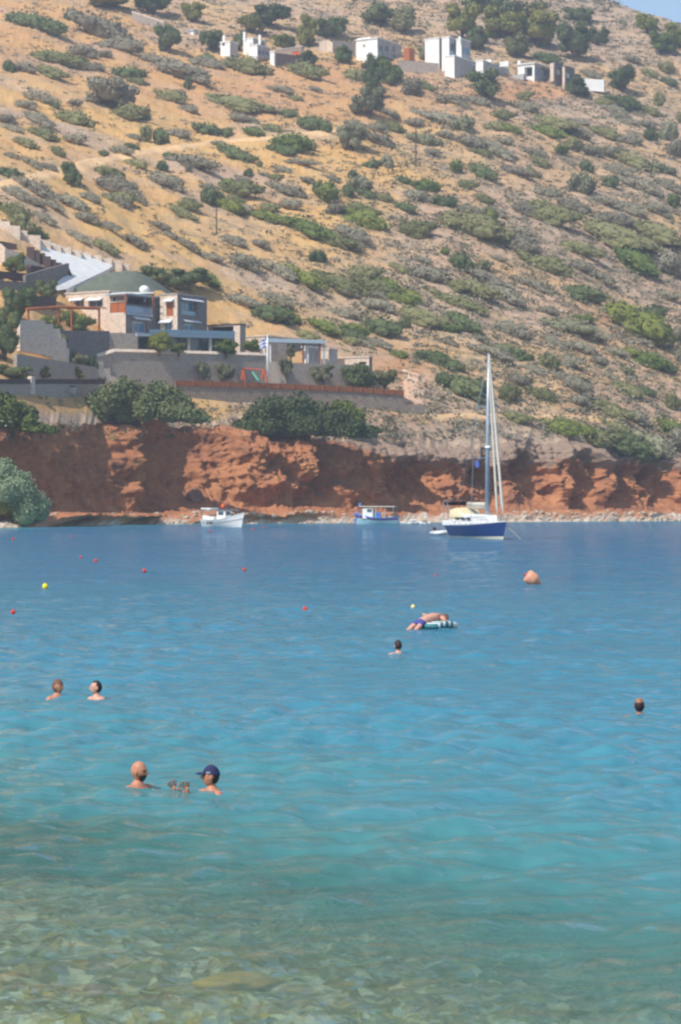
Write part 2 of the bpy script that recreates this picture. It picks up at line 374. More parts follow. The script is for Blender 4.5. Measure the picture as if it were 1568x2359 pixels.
# shoreline normal (horizontal, towards the water)
sx, sy = Sh * tanu, Sh
ku = np.exp(-.5 * (np.arange(-25, 26) / 12.0) ** 2); ku /= ku.sum()
def sm(a): return np.convolve(np.pad(a, 25, mode='edge'), ku, 'valid')
dx, dy = np.gradient(sm(sx)), np.gradient(sm(sy)); ln = np.hypot(dx, dy); NX, NY = dy / ln, -dx / ln
rows = []; NB, NC, NH = 14, 110, 300
def gz(x, c, s): return np.exp(-.5 * ((x - c) / s) ** 2)
BUT = [(275, 13, 5.5), (345, 22, -1.5), (430, 30, -3), (380, 40, -3), (565, 36, 7.5), (655, 24, 5), (722, 17, -4.5), (790, 20, 2.2), (830, 12, -1), (875, 16, 3.2),
       (945, 26, -4.5), (1015, 14, 1.5), (1060, 18, 2.4), (1120, 16, -2.0), (1165, 16, 2.6), (1222, 19, -4.8), (1290, 22, 3.5), (1338, 10, -3), (1372, 18, 3), (1430, 12, -1.5), (1468, 16, 2.6), (1513, 20, -5), (1560, 14, 2.5)]
TAL = [(250, 42, .40, 11), (560, 75, .58, 12), (440, 60, .34, 10), (700, 60, .3, 5), (850, 60, .30, 3.5), (1090, 60, .2, 3), (1300, 90, .22, 3), (1130, 60, .25, 2), (90, 60, .12, 2), (1450, 50, .18, 2)]
def talus(t):
    T = .8 * sum(a * np.clip(1 - t / (h * (np.abs(us - c) < 3 * s) * gz(us, c, s) + 1e-3), 0, 1) ** .95 for c, s, h, a in TAL)
    return T
T0 = talus(0.0) * np.array([1.0]); TSC = np.minimum(1, (BW - 1.6) / np.maximum(T0, .1)); T0 = T0 * TSC
# fade the fans' foot so that it is zero away from a fan
T0 = T0 * np.clip(sum(gz(us, c, s) for c, s, h, a in TAL), 0, 1)
for j in range(NB):                                # beach: from below the water to the foot of the cliff
    t = j / (NB - 1); Y = Sh - 6 + t * (6 + BW); Z = np.interp(t, [0, .5, .58, .8, 1], [-1.4, -.12, .28, .95, 1.5])
    Zr = Z + (.30 * fbm(us / 22, t * 3, oct=3, seed=2) + .22 * fbm(us / 5, t * 7, oct=3, seed=12)) * np.clip((t - .3) * 6, 0, 1) * (1 if j < NB - 1 else 1)
    dsp = T0 * t ** 2; rows.append(np.stack([Y * tanu + NX * dsp, Y + NY * dsp, Zr * np.ones(nu)], 1))
zoneC = []
for j in range(NC):                                # cliff
    t = j / (NC - 1)
    prof = np.interp(t, [0, .05, .12, .5, .8, .93, 1], [0, 3.4, 6.2, 9.8, 11.2, 12, 13.5])
    Y = Sh + BW + prof; Z = 1.5 + (TZ - 1.5) * t
    env = np.interp(t, [0, .1, .8, .95, 1], [.5, 1, 1, .6, .15])
    warp = 16 * fbm(us / 60, t * 3.5, oct=4, seed=44)
    off = .72 * sum(a * gz(us + warp + (t - .5) * 14, c, s) for c, s, a in BUT) * env
    tal = talus(t) * TSC * np.clip(sum(gz(us, c, s) for c, s, h, a in TAL), 0, 1)
    X0 = Y * tanu
    nn = fbm(X0 / 5, Z / 3.6, Y / 5, oct=7, seed=31, gain=.62)
    rid = 1 - np.abs(fbm(X0 / 2.6, Z / 4.5, Y / 7, oct=5, seed=77, gain=.6)) * 2
    right = np.clip((us - 760) / 150, 0, 1)
    over = right * (1.9 * gz(t, .84, .09) - 2.6 * gz(t, .60, .14) * (.5 + .8 * np.clip(fbm(us / 45, 2.2, oct=3, seed=12), -.5, 1))) 
    left = np.clip((240 - us) / 60, 0, 1) + gz(us, 390, 70)
    n4 = fbm(X0 / 16, Z / 9, Y / 16, oct=3, seed=131)
    off = off + (nn * 1.7 + rid * .9 + n4 * 2.2 * (1 - .6 * gz(us, 100, 110)) * (1 - .6 * gz(us, 400, 70))) * env * (1 - .45 * np.clip(left, 0, 1)) + over * env
    off = (off - .3) * min(1, t * 3.2) + tal
    Zb = (.30 * fbm(us / 22, 3.0, oct=3, seed=2) + .22 * fbm(us / 5, 7.0, oct=3, seed=12)) * (1 - t)
    rows.append(np.stack([X0 + NX * off, Y + NY * off, Z + Zb + .35 * nn * env * min(1, t * 8)], 1))
    zoneC.append(np.clip(.5 + (t - .80) * 2.4 * (1 - .0 * right) + .5 * (right - .55) * (t > .6) - .25 * (1 - right) + .15 * nn, 0, 1))
top = rows[-1]
KYa = np.vstack([TY[None], KY]); KZa = np.vstack([TZ[None], KZ])
tt = np.array([0, .05, .10, .26, .52, .74, .86, .94, .97, 1.0]); hz = []
fx = rows[-1] - np.stack([TY * tanu, TY, TZ], 1)
for j in range(1, NH + 1):
    t = j / NH; k = min(np.searchsorted(tt, t, side='left') - 1, 8); k = max(k, 0)
    s = (t - tt[k]) / (tt[k+1] - tt[k]); Y = KYa[k] * (1 - s) + KYa[k+1] * s; Z = KZa[k] * (1 - s) + KZa[k+1] * s
    amp = np.clip((t - .015) * 12, 0, 1)
    X = Y * tanu
    n1 = fbm(X / 38, Y / 38, oct=4, seed=61); n2 = fbm((X * .82 - Y * .57) / 9, (X * .57 + Y * .82) / 3.6, oct=4, seed=62)
    n3 = fbm(X / 1.4, Y / 1.4, oct=2, seed=63)
    flat = np.where((us > -100) & (us < 950), np.clip(1 - abs(t - .11) / .12, 0, 1), 0)
    fall = np.clip(1 - t * 40, 0, 1)
    rows.append(np.stack([X + fx[:, 0] * fall, Y + fx[:, 1] * fall, Z + amp * (1 - .8 * flat) * (1.6 * n1 + .55 * n2 + .14 * n3)], 1))
G = np.array(rows); NR = len(G)
def sheet(name, r0, r1, mt, zone):
    P = G[r0:r1].reshape(-1, 3); a, b = r1 - r0, nu
    i = np.arange(a * b).reshape(a, b); Fq = np.stack([i[:-1, :-1], i[:-1, 1:], i[1:, 1:], i[1:, :-1]], -1).reshape(-1, 4)
    me = mkmesh(name, P, Fq, name != 'cliff')
    if zone is not None:
        ca = me.color_attributes.new('zone', 'FLOAT_COLOR', 'POINT'); ca.data.foreach_set('color', zone.astype(np.float32).ravel())
    o = link(name, me, mt); o['kind'] = 'structure'; return o, P, Fq
zb = np.zeros((NB + 1, nu, 4)); zb[..., 3] = 1
tb = np.linspace(0, 1, NB + 1)[:, None]
zb[..., 0] = np.clip(T0[None] / 4 * (tb - .5) * 2.5 + .5 * fbm(us[None] / 12, tb * 4, oct=3, seed=40) * (T0[None] > .3), 0, 1) 
sheet('beach', 0, NB + 1, M['beach'], zb)
zc = np.zeros((NC, nu, 4)); zc[..., 0] = np.array(zoneC); zc[..., 3] = 1
sheet('cliff', NB, NB + NC, M['cliff'], zc)
Ph = G[NB + NC - 1:]; zh = np.zeros(Ph.shape[:2] + (4,)); zh[..., 3] = 1
vv = VH - (Ph[..., 2] - CH) * F / Ph[..., 1]; uu = np.broadcast_to(us, vv.shape)
zr = np.clip((uu - 700) / 500 + (vv - 250) / 900 - .1, 0, 1) * .7 + .35 * fbm(Ph[..., 0] / 22, Ph[..., 1] / 22, oct=3, seed=8)
zr = zr + .6 * np.clip((115 - vv) / 30, 0, 1) * np.clip((uu - 280) / 80, 0, 1)
edge = np.clip((vv - 945 - 12 * fbm(uu / 50, 1.0, oct=3, seed=3)) / 20, 0, 1); zr = np.maximum(zr, edge * 1.0)
zh[..., 0] = np.clip(zr, 0, 1)
go = gz(uu, 700, 260) * gz(vv, 205, 60) * .8 + gz(uu, 1215, 70) * gz(vv, 208, 16) * 1.3 + gz(uu, 920, 60) * gz(vv, 850, 22) + .5 * gz(vv, 965, 8) * (uu > 950) + gz(uu, 60, 150) * gz(vv, 40, 60) * .4 + .6 * gz(uu, 130, 110) * gz(vv, 935, 14)
zh[..., 1] = np.clip(go + .25 * fbm(Ph[..., 0] / 30, Ph[..., 1] / 30, oct=3, seed=18), 0, 1)
hill, HP, HF = sheet('hillside', NB + NC - 1, NR, M['hill'], zh)
sub = slice(None)
BV = BVHTree.FromPolygons(G.reshape(-1, 3).tolist(), (lambda i: np.stack([i[:-1, :-1], i[:-1, 1:], i[1:, 1:], i[1:, :-1]], -1).reshape(-1, 4).tolist())(np.arange(NR * nu).reshape(NR, -1)))
CAM = Vector((0, 0, CH))
def ground(u, v):                                  # the spot on the land seen at that bearing
    d = Vector(((u - UC) / F, 1, (VH - v) / F)); h = BV.ray_cast(CAM, d.normalized())
    return (h[0], h[1] if h[1].z > 0 else -h[1]) if h[0] else (None, None)
def drop(x, y, default=0):
    h = BV.ray_cast(Vector((x, y, 600)), Vector((0, 0, -1))); return h[0].z if h[0] else default

# ------------------------------------------------------------------ seabed and water
def depth(X, Y):
    q = Y + .18 * X
    d = np.interp(q, [-8, 0, 8, 14, 20, 23, 26.5, 34, 60, 110, 300], [-3.1, -2.6, .15, .27, .34, .42, 1.6, 2.8, 5.2, 7, 10])
    return d + np.clip((X + 1) * .05, -.05, .3) * (Y > 8) * np.exp(-Y / 60.)
def fan(us2, Ys):
    U, Yg = np.meshgrid(us2, Ys); return U * Yg, Yg
ub = np.concatenate([np.linspace(-3.5, -.17, 24), np.linspace(-.165, .165, 300), np.linspace(.17, 3.5, 24)])
def shoreY(tu): return np.interp(tu * F + UC, us, Sh)
Yb = np.concatenate([[1.2, 4, 8], np.geomspace(12, 60, 220), np.geomspace(63, 700, 60)])
X, Y = fan(ub, Yb)
sd = shoreY(X / Y) - Y; D = depth(X, Y); D = np.minimum(D, np.maximum(sd * .22, -1) + .6 * (sd > 3))
D = D + .10 * fbm(X / .9, Y / .9, oct=3, seed=4) + .05 * fbm(X / .2, Y / .2, oct=2, seed=6) * (Y < 60)
i = np.arange(X.size).reshape(X.shape); Fq = np.stack([i[:-1, :-1], i[:-1, 1:], i[1:, 1:], i[1:, :-1]], -1).reshape(-1, 4)
sb = link('seabed', mkmesh('seabed', np.stack([X, Y, -D - .02], -1).reshape(-1, 3), Fq, True), M['seabed']); sb['kind'] = 'structure'
# ground the photographer stands on, behind the water's edge
Xs, Ys = np.meshgrid(np.linspace(-260, 260, 60), np.linspace(-260, 2, 60))
Zs = .9 + .9 * np.clip(-Ys / 40, 0, 3) + .2 * fbm(Xs / 6, Ys / 6, oct=3, seed=21); Zs = np.where(Ys > 0, 1.2, Zs)
i = np.arange(Xs.size).reshape(Xs.shape); Fq2 = np.stack([i[:-1, :-1], i[:-1, 1:], i[1:, 1:], i[1:, :-1]], -1).reshape(-1, 4)
nb = link('beach', mkmesh('beach', np.stack([Xs, Ys, Zs], -1).reshape(-1, 3), Fq2, True), M['beach']); nb['kind'] = 'structure'

def water_material():
    m = bpy.data.materials.new('sea_water'); m.use_nodes = True; n = m.node_tree; L = n.links
    for x in list(n.nodes): n.nodes.remove(x)
    out = n.nodes.new('ShaderNodeOutputMaterial'); g = n.nodes.new('ShaderNodeNewGeometry')
    at = n.nodes.new('ShaderNodeAttribute'); at.attribute_name = 'depth'
    mp = n.nodes.new('ShaderNodeMapping'); mp.inputs['Rotation'].default_value = (0, 0, R(-25)); mp.inputs['Scale'].default_value = (.45, 1.0, 1); L.new(g.outputs['Position'], mp.inputs[0])
    f1 = noise_node(n, L, mp.outputs[0], 4.6, 6, .68); f2 = noise_node(n, L, mp.outputs[0], .95, 3, .6); f3 = noise_node(n, L, mp.outputs[0], .13, 4, .6)
    bp1 = n.nodes.new('ShaderNodeBump'); bp1.inputs['Distance'].default_value = .045; bp1.inputs['Strength'].default_value = 1; L.new(f1, bp1.inputs['Height'])
    bp2 = n.nodes.new('ShaderNodeBump'); bp2.inputs['Distance'].default_value = .42; bp2.inputs['Strength'].default_value = 1; L.new(f2, bp2.inputs['Height']); L.new(bp1.outputs[0], bp2.inputs['Normal'])
    N = bp2.outputs[0]
    # body colour by depth, with darker weed patches
    ad = n.nodes.new('ShaderNodeMath'); ad.operation = 'MULTIPLY_ADD'; ad.inputs[1].default_value = .12; L.new(at.outputs['Fac'], ad.inputs[0])
    sb_ = n.nodes.new('ShaderNodeMath'); sb_.operation = 'MULTIPLY_ADD'; sb_.inputs[1].default_value = .32; sb_.inputs[2].default_value = -.16; L.new(f3, sb_.inputs[0]); L.new(sb_.outputs[0], ad.inputs[2])
    col = ramp_node(n, L, ad.outputs[0], [(.03, '6c9888'), (.12, '52897f'), (.24, '4a868a'), (.40, '458598'), (.62, '407f94'), (.95, '3b6f8e')])
    dif = n.nodes.new('ShaderNodeBsdfDiffuse'); L.new(col, dif.inputs[0])
    tr = n.nodes.new('ShaderNodeBsdfTransparent'); tr.inputs[0].default_value = (.90, 1, .97, 1)
    rf = n.nodes.new('ShaderNodeBsdfRefraction'); rf.inputs['IOR'].default_value = 1.33; rf.inputs['Roughness'].default_value = .0; rf.inputs[0].default_value = (.80, .95, .93, 1); L.new(N, rf.inputs['Normal'])
    see = n.nodes.new('ShaderNodeMixShader'); see.inputs[0].default_value = .30; L.new(tr.outputs[0], see.inputs[1]); L.new(rf.outputs[0], see.inputs[2])
    op = n.nodes.new('ShaderNodeMath'); op.operation = 'MULTIPLY'; op.inputs[1].default_value = -.80; pw = n.nodes.new('ShaderNodeMath'); pw.operation = 'POWER'; pw.inputs[1].default_value = 2.6; L.new(at.outputs['Fac'], pw.inputs[0]); L.new(pw.outputs[0], op.inputs[0])
    ex = n.nodes.new('ShaderNodeMath'); ex.operation = 'EXPONENT'; L.new(op.outputs[0], ex.inputs[0])
    body = n.nodes.new('ShaderNodeMixShader'); L.new(ex.outputs[0], body.inputs[0]); L.new(dif.outputs[0], body.inputs[1]); L.new(see.outputs[0], body.inputs[2])
    gl = n.nodes.new('ShaderNodeBsdfGlossy'); gl.inputs['Roughness'].default_value = .03; L.new(N, gl.inputs['Normal'])
    lw = n.nodes.new('ShaderNodeLayerWeight'); lw.inputs[0].default_value = .5; L.new(N, lw.inputs['Normal'])
    p5 = n.nodes.new('ShaderNodeMath'); p5.operation = 'POWER'; p5.inputs[1].default_value = 5; L.new(lw.outputs['Facing'], p5.inputs[0])
    fr = n.nodes.new('ShaderNodeMath'); fr.operation = 'MULTIPLY_ADD'; fr.inputs[1].default_value = .98; fr.inputs[2].default_value = .02; L.new(p5.outputs[0], fr.inputs[0])
    cl = n.nodes.new('ShaderNodeMath'); cl.operation = 'MINIMUM'; cl.inputs[1].default_value = .48; L.new(fr.outputs[0], cl.inputs[0])
    fin = n.nodes.new('ShaderNodeMixShader'); L.new(cl.outputs[0], fin.inputs[0]); L.new(body.outputs[0], fin.inputs[1]); L.new(gl.outputs[0], fin.inputs[2])
    L.new(fin.outputs[0], out.inputs[0]); return m
Yw = np.concatenate([[.6, 3, 8, 11], np.geomspace(13, 90, 620), np.geomspace(91, 640, 260)])
uw = np.concatenate([np.linspace(-3.5, -.17, 24), np.linspace(-.16, .16, 460), np.linspace(.17, 3.5, 24)])
X, Y = fan(uw, Yw); H = np.zeros_like(X)
wr = np.random.default_rng(3)
dYl = np.gradient(Yw)[:, None] * np.ones_like(X)
for k in range(46):
    lam = .26 * 1.09 ** k if k < 34 else wr.uniform(.35, 2.2); th = R(125) + wr.normal(0, .55)   # travel direction
    amp = .0135 * lam if lam < .9 else .010
    kx, ky = cos(th), sin(th); ph = 2 * pi * (X * kx + Y * ky) / lam + wr.uniform(0, 6.28) + 1.4 * vnoise(X / (lam * 3.5), Y / (lam * 3.5), k * 3.3, seed=90)
    H += amp * np.sin(ph) * np.clip(lam / (dYl * 3) - .3, 0, 1)
SWM = [(318, 1820), (489, 1826), (133, 1604), (224, 1606), (917, 1507), (1471, 1651), (1003, 1450), (405, 1812), (437, 1812)]
for u_, v_ in SWM:
    p_ = wpix(u_, v_); rr_ = np.hypot(X - p_.x, Y - p_.y); H += .016 * np.sin(2*pi*rr_/.42) * np.exp(-rr_/.6) * (u_ > 0)
H *= .8 + .45 * fbm(X / 9, Y / 9, oct=3, seed=51)
Dw = np.interp(Y + 1.3*np.clip(X, -4, 4) + .9 * fbm(X / 3.0, Y / 3.0, oct=3, seed=58), [0, 8, 13, 16.5, 20, 23.5, 27, 34, 60, 110, 300], [.05, .25, .50, .72, 1.05, 1.5, 2.0, 2.8, 5.2, 7, 10]); sd = shoreY(X / Y) - Y; Dw = np.where(sd < 40, np.minimum(Dw, np.maximum(sd, 0) * .18 + 1.2), Dw)
i = np.arange(X.size).reshape(X.shape); Fq = np.stack([i[:-1, :-1], i[:-1, 1:], i[1:, 1:], i[1:, :-1]], -1).reshape(-1, 4)
me = mkmesh('sea', np.stack([X, Y, H], -1).reshape(-1, 3), Fq, True)
at = me.attributes.new('depth', 'FLOAT', 'POINT'); at.data.foreach_set('value', Dw.astype(np.float32).ravel())
sea = link('sea', me, water_material()); sea['kind'] = 'structure'

_r = np.random.default_rng(77); VV = []; FF = []; n0 = 0
for _k in range(480):
    u_ = _r.uniform(-60, 1640); ys = float(np.interp(u_, us, Sh)) + abs(_r.normal(0, 1.6)) - .6; x_ = (u_ - UC) / F * ys; z_ = drop(x_, ys, 0)
    if z_ > 3: continue
    s_ = _r.uniform(.12, .42) * (1.7 if _r.uniform() < .12 else 1)
    ico = np.array([(0, 0, 1), (.89, 0, .45), (.28, .85, .45), (-.72, .53, .45), (-.72, -.53, .45), (.28, -.85, .45), (.72, .53, -.45), (-.28, .85, -.45), (-.89, 0, -.45), (-.28, -.85, -.45), (.72, -.53, -.45), (0, 0, -1)])
    VV.append(ico * (s_*_r.uniform(.8, 1.6), s_, s_*.7) * _r.uniform(.7, 1.3, (12, 1)) + (x_, ys, z_))
    FF.append(np.array([(0,1,2),(0,2,3),(0,3,4),(0,4,5),(0,5,1),(1,6,2),(2,7,3),(3,8,4),(4,9,5),(5,10,1),(2,6,7),(3,7,8),(4,8,9),(5,9,10),(1,10,6),(6,11,7),(7,11,8),(8,11,9),(9,11,10),(10,11,6)]) + n0); n0 += 12
so = link('shore_stones', mkmesh('shore_stones', np.vstack(VV), np.vstack(FF)), mat('shore_stone', 'cdbfac', .9, ('a3917e', .6))); tag(so, 'pale beige stones lying along the far waterline', 'stones', kind='stuff')
# ------------------------------------------------------------------ tracks on the hillside (sheets laid on the slope)
def ribbon(name, pts, mt, label=None, lift=.3, sub=14):
    # pts: (u, v, width in m across the strip)
    V = []; Fc = []
    P = []
    for k in range(len(pts) - 1):
        for q in range(sub):
            s = q / sub; P.append([pts[k][c] * (1 - s) + pts[k+1][c] * s for c in range(3)])
    P.append(list(pts[-1]))
    W = []
    for u, v, wd in P:
        h, _ = ground(u, v)
        if h: W.append((h, wd))
    for k, (h, wd) in enumerate(W):
        a = W[max(k-2, 0)][0]; b = W[min(k+2, len(W)-1)][0]; t = (b - a); t.z = 0; t.normalize(); nrm = Vector((-t.y, t.x, 0))
        wj = wd * (1 + .18 * float(vnoise(k * .35, 0, 0, 5)))
        for c in range(7):
            p = h + nrm * wj * (c / 6 - .5); edge = -.35 if c in (0, 6) else lift
            V.append((p.x, p.y, drop(p.x, p.y, h.z) + edge))
    for k in range(len(W) - 1):
        for c in range(6): i = k*7+c; Fc.append((i, i+1, i+8, i+7))
    o = link(name, mkmesh(name, V, Fc, True), mt); o['kind'] = 'structure'; return o
ribbon('dirt_track', [(-60, 446, 4.5), (60, 415, 4.5), (160, 392, 4.8), (235, 372, 4), (330, 352, 4), (430, 338, 3.6), (520, 326, 3.4), (620, 320, 3), (700, 310, 3), (800, 303, 3)], M['track'])
ribbon('dirt_path', [(960, 962, 2.2), (1080, 958, 2.2), (1200, 960, 2.4), (1330, 965, 2.4), (1450, 968, 2.2), (1620, 972, 2.2)], M['track'], lift=.25)
ribbon('dirt_ramp', [(958, 862, 6), (955, 880, 6), (953, 905, 5.5), (956, 935, 5)], M['ramp'], lift=.3)

# ------------------------------------------------------------------ vegetation
def leaves(n, lobes, size, seed, flat=.5):
    r = np.random.default_rng(seed); L = np.array(lobes); wgt = L[:, 3] * L[:, 4]; li = r.choice(len(L), n, p=wgt / wgt.sum())
    d = r.normal(size=(n, 3)); d /= np.linalg.norm(d, axis=1)[:, None]; d[:, 2] = np.where(d[:, 2] < -.35, -d[:, 2] * .6, d[:, 2])
    rad = r.uniform(.62, 1.06, n) ** .6; c = L[li, :3] + d * L[li][:, [3, 4, 5]] * rad[:, None]
    c += .05 * L[li, 3:4] * r.normal(size=(n, 3))
    nr = d + r.normal(scale=.75, size=(n, 3)); nr /= np.linalg.norm(nr, axis=1)[:, None]
    a = np.cross(nr, r.normal(size=(n, 3))); a /= np.linalg.norm(a, axis=1)[:, None]; b = np.cross(nr, a)
    s = size * r.uniform(.5, 1.3, (n, 1)); s2 = s * r.uniform(.5, .9, (n, 1))
    V = np.stack([c - a*s, c - b*s2, c + a*s, c + b*s2], 1).reshape(-1, 3); Fc = np.arange(n * 4).reshape(n, 4)
    return V, Fc
def core(lobes, k=.8, n=10, m=6, seed=0):
    mb = MB(); rr = random.Random(seed)
    for l in lobes:
        mb.ball(l[:3], (l[3]*k, l[4]*k, l[5]*k), n, m, lambda d: 1 + .18 * float(vnoise(d.x*3+seed, d.y*3, d.z*3, 2)))
    return np.array([tuple(v) for v in mb.v]), mb.f
def bush_mesh(name, lobes, n, size, seed, mt, ncore=8):
    V, Fc = leaves(n, lobes, size, seed); CV, CF = core(lobes, .74, ncore, 5, seed)
    faces = Fc.tolist() + [tuple(i + len(V) for i in f) for f in CF]
    me = mkmesh(name, np.vstack([V, CV]), faces); me.materials.append(mt); return me
def rand_lobes(seed, k, flat):
    r = random.Random(seed); L = [(0, 0, .12, .34, .34, .34 * flat)]
    for _ in range(k):
        a = r.uniform(0, 6.28); q = r.uniform(.15, .34); s = r.uniform(.11, .21)
        L.append((cos(a)*q, sin(a)*q, r.uniform(.02, .26)*flat, s, s*r.uniform(.8, 1.1), s*r.uniform(.75, 1.15)*flat**.5))
    return L
PROTO = {}
for kind in 'dobgys':
    PROTO[kind] = [bush_mesh('shrub_foliage', rand_lobes(s*7+ord(kind), 8, .8), 620, .033, s + ord(kind)*3, M['leaf_'+kind]) for s in range(3)]
def area(u, v):
    if v > 1000: return 'hanging over red cliff edge'
    if v > 930: return 'on strip above red cliff'
    if v > 800: return 'right of pink dirt ramp' if u > 860 else 'beside villa walls'
    if v < 80: return 'near the hilltop'
    if v < 160: return 'behind upper white houses' if 480 < u < 1300 else 'level with upper houses'
    if v < 250: return 'below upper white houses' if u > 480 else 'on upper left slope'
    if u < 500: return 'above the dirt track' if v < 330 + (500-u)*.2 else 'below the dirt track'
    if u < 950: return 'mid slope' if v < 560 else 'on slope behind villa'
    return 'high on right slope' if v < 400 else ('halfway up right slope' if v < 650 else 'low on right slope')
KIND = dict(d='dark green', o='olive green', b='bright green', g='grey dry', y='yellow green', s='silver green')
nshrub = 0; seen = {}
SD = Vector((.82, -.57, 0))
def shrub(u, v, wpx, hpx, kind, tilt=True):
    """centre column u, centre row v, size in photo pixels"""
    global nshrub
    h, nrm = ground(u, v + hpx * .35)
    if not h: return
    Y = h.y; wd = wpx / F * Y; ht = hpx / F * Y
    o = bpy.data.objects.new('shrub', PROTO[kind][nshrub % 3]); COL.objects.link(o); nshrub += 1
    el = wpx / max(hpx, 1)
    z = (nrm * .75 + Vector((0, 0, .4))).normalized()
    if el > 1.45 and tilt:
        x = (SD if el > 2.2 else (SD + Vector((1.2, 0, 0)))); x = (x - z * x.dot(z)).normalized(); sx_ = wd * 1.65; sy_ = max(wd * .6, ht * 1.7); sz_ = min(ht * 1.2, wd * .6)
    else:
        a = random.uniform(-.5, .5); x = Vector((cos(a), sin(a), 0)); x = (x - z * x.dot(z)).normalized(); sx_ = wd * 1.4; sy_ = wd * 1.25; sz_ = ht * 1.25
    y = z.cross(x); sg = random.choice((1, -1))
    o.matrix_world = Matrix(((x.x*sx_*sg, y.x*sy_, z.x*sz_*1.9, h.x), (x.y*sx_*sg, y.y*sy_, z.y*sz_*1.9, h.y), (x.z*sx_*sg, y.z*sy_, z.z*sz_*1.9, h.z), (0, 0, 0, 1)))
    size = 'large' if wpx > 80 else ('small' if wpx < 34 else 'medium')
    shp = 'spreading' if el > 1.9 else 'round'
    lab = '%s %s %s shrub %s' % (size, shp, KIND[kind], area(u, v)); seen.setdefault(lab, []).append((o, u, v))
    tag(o, lab, 'shrub', 'shrubs scattered over the hillside')
# shrubs read off the photograph; first list: upper left, second: upper right, third: right middle
ZA = """155 98 300 80 d;325 70 50 60 d;470 125 260 120 g;570 205 200 70 g;380 235 170 60 g;250 262 260 70 o;420 305 140 45 g;220 325 180 55 o;115 305 100 60 g;40 305 60 55 d;
830 320 330 80 g;770 285 200 50 g;960 290 160 55 g;950 265 90 40 d;1135 298 210 90 o;1395 318 210 75 o;600 330 130 60 d;635 372 100 35 o;800 445 150 60 o;820 430 90 40 g;1090 470 290 60 o;
590 515 160 80 o;660 530 70 50 d;190 445 170 60 g;230 470 90 40 d;120 480 130 45 g;340 540 180 80 o;170 545 160 60 g;30 540 90 60 g;200 610 120 70 o;60 590 110 35 g;350 640 140 60 g;
120 655 120 45 o;260 690 90 40 o;50 790 100 60 d;150 750 110 40 g;50 715 60 30 g;475 705 45 35 d;560 690 110 45 g;605 672 60 30 d;670 620 60 90 o;735 630 90 80 d;825 610 90 55 g;960 590 120 70 d;1050 610 60 45 d;
1165 605 120 45 b;1260 590 90 50 o;1330 520 80 45 d;1440 565 130 70 d;1120 545 180 45 g;1300 410 120 40 g;1365 452 70 30 o;1450 410 80 25 g;1330 650 170 90 b;1300 690 120 50 d;1420 670 110 50 o;
1070 700 160 60 d;1130 720 90 50 o;1190 755 35 35 o;1145 795 50 40 d;790 720 80 45 d;640 755 130 50 o;880 740 240 70 g;740 765 50 60 d;870 775 40 40 g;490 790 120 60 o;530 850 180 80 g;760 830 200 70 g;
160 860 220 70 g;60 880 120 50 g;330 930 190 60 g;140 920 110 50 g;70 970 190 80 o;570 915 150 70 o;880 920 60 40 g;965 905 90 100 d;1060 945 130 80 b;1110 860 170 100 o;1050 840 90 60 b;1230 950 90 60 o;
1350 870 110 70 g;1300 780 80 30 g;1265 810 60 40 o;1420 825 60 40 g;1500 885 120 100 b;1460 860 60 60 d;1540 960 80 60 g;830 970 160 40 o;1340 940 120 50 g;1390 745 160 30 g;1530 820 70 30 g;
700 270 90 40 g;1170 240 60 40 o;905 330 80 40 g;480 250 80 40 g;1220 800 50 30 g;230 770 80 30 g;420 900 80 30 g;1010 660 60 30 g;620 630 60 30 g;200 590 60 25 g;1240 500 90 40 g;870 500 90 40 g;350 470 70 40 g"""
ZB = """510 455 120 55 g;640 465 90 50 g;840 440 80 40 o;950 270 120 55 d;1150 340 100 40 g;1340 270 80 50 g;1080 405 110 70 d;1300 465 130 75 d;1430 335 80 50 o;1510 375 80 50 d;1500 310 80 60 o;
1465 460 60 70 o;1420 505 100 40 o;1290 535 80 40 g;1200 470 100 40 o;460 540 230 50 g;560 570 100 90 s;340 560 90 50 g;230 580 110 50 o;380 640 130 60 s;170 590 100 50 g;180 640 120 60 g;740 520 100 60 o;
720 580 100 60 o;780 590 120 40 b;850 490 120 50 g;960 560 220 60 o;940 600 180 50 b;1080 610 140 50 g;1010 690 65 50 b;1065 660 80 70 o;1125 765 65 50 d;920 745 90 50 o;880 700 120 50 g;700 680 180 50 g;
600 650 170 50 g;650 700 80 40 o;525 765 70 70 b;650 785 150 60 d;800 785 160 40 g;870 790 80 50 o;570 845 90 50 o;400 850 120 70 b;300 830 70 45 d;145 750 70 45 d;215 740 60 70 s;55 805 50 45 d;90 850 110 90 s;
120 895 80 40 d;200 910 90 50 o;350 900 130 60 g;480 920 110 70 d;650 905 90 60 o;290 950 100 50 d;30 880 60 60 d;960 885 110 50 g;1110 850 120 110 s;1240 840 80 70 d;1060 940 140 60 g;1250 700 160 60 g;1330 730 220 70 o;
1270 780 130 50 g;1460 770 110 60 s;1500 600 90 100 s;1420 620 60 60 d;1410 570 90 50 g;1220 610 140 50 o;1330 640 100 50 g;1540 680 80 90 g;1380 850 180 60 g;1500 850 130 50 g;1150 690 110 50 g;950 960 180 80 o;
860 970 120 60 g;600 970 130 50 g;1200 920 130 50 g;1330 960 150 60 g;1450 960 130 60 g;1540 920 70 70 b;700 970 90 50 g;80 960 180 60 o;230 345 120 90 d;380 390 110 40 o;330 400 110 80 g;90 350 170 70 o;
1250 500 90 40 g;1560 540 50 50 o;560 480 90 30 g;1100 560 90 30 g;420 700 80 30 g;1040 740 80 30 g;1320 560 90 30 g;760 650 90 35 g;230 520 90 40 g;60 570 90 50 g;480 620 90 40 g"""
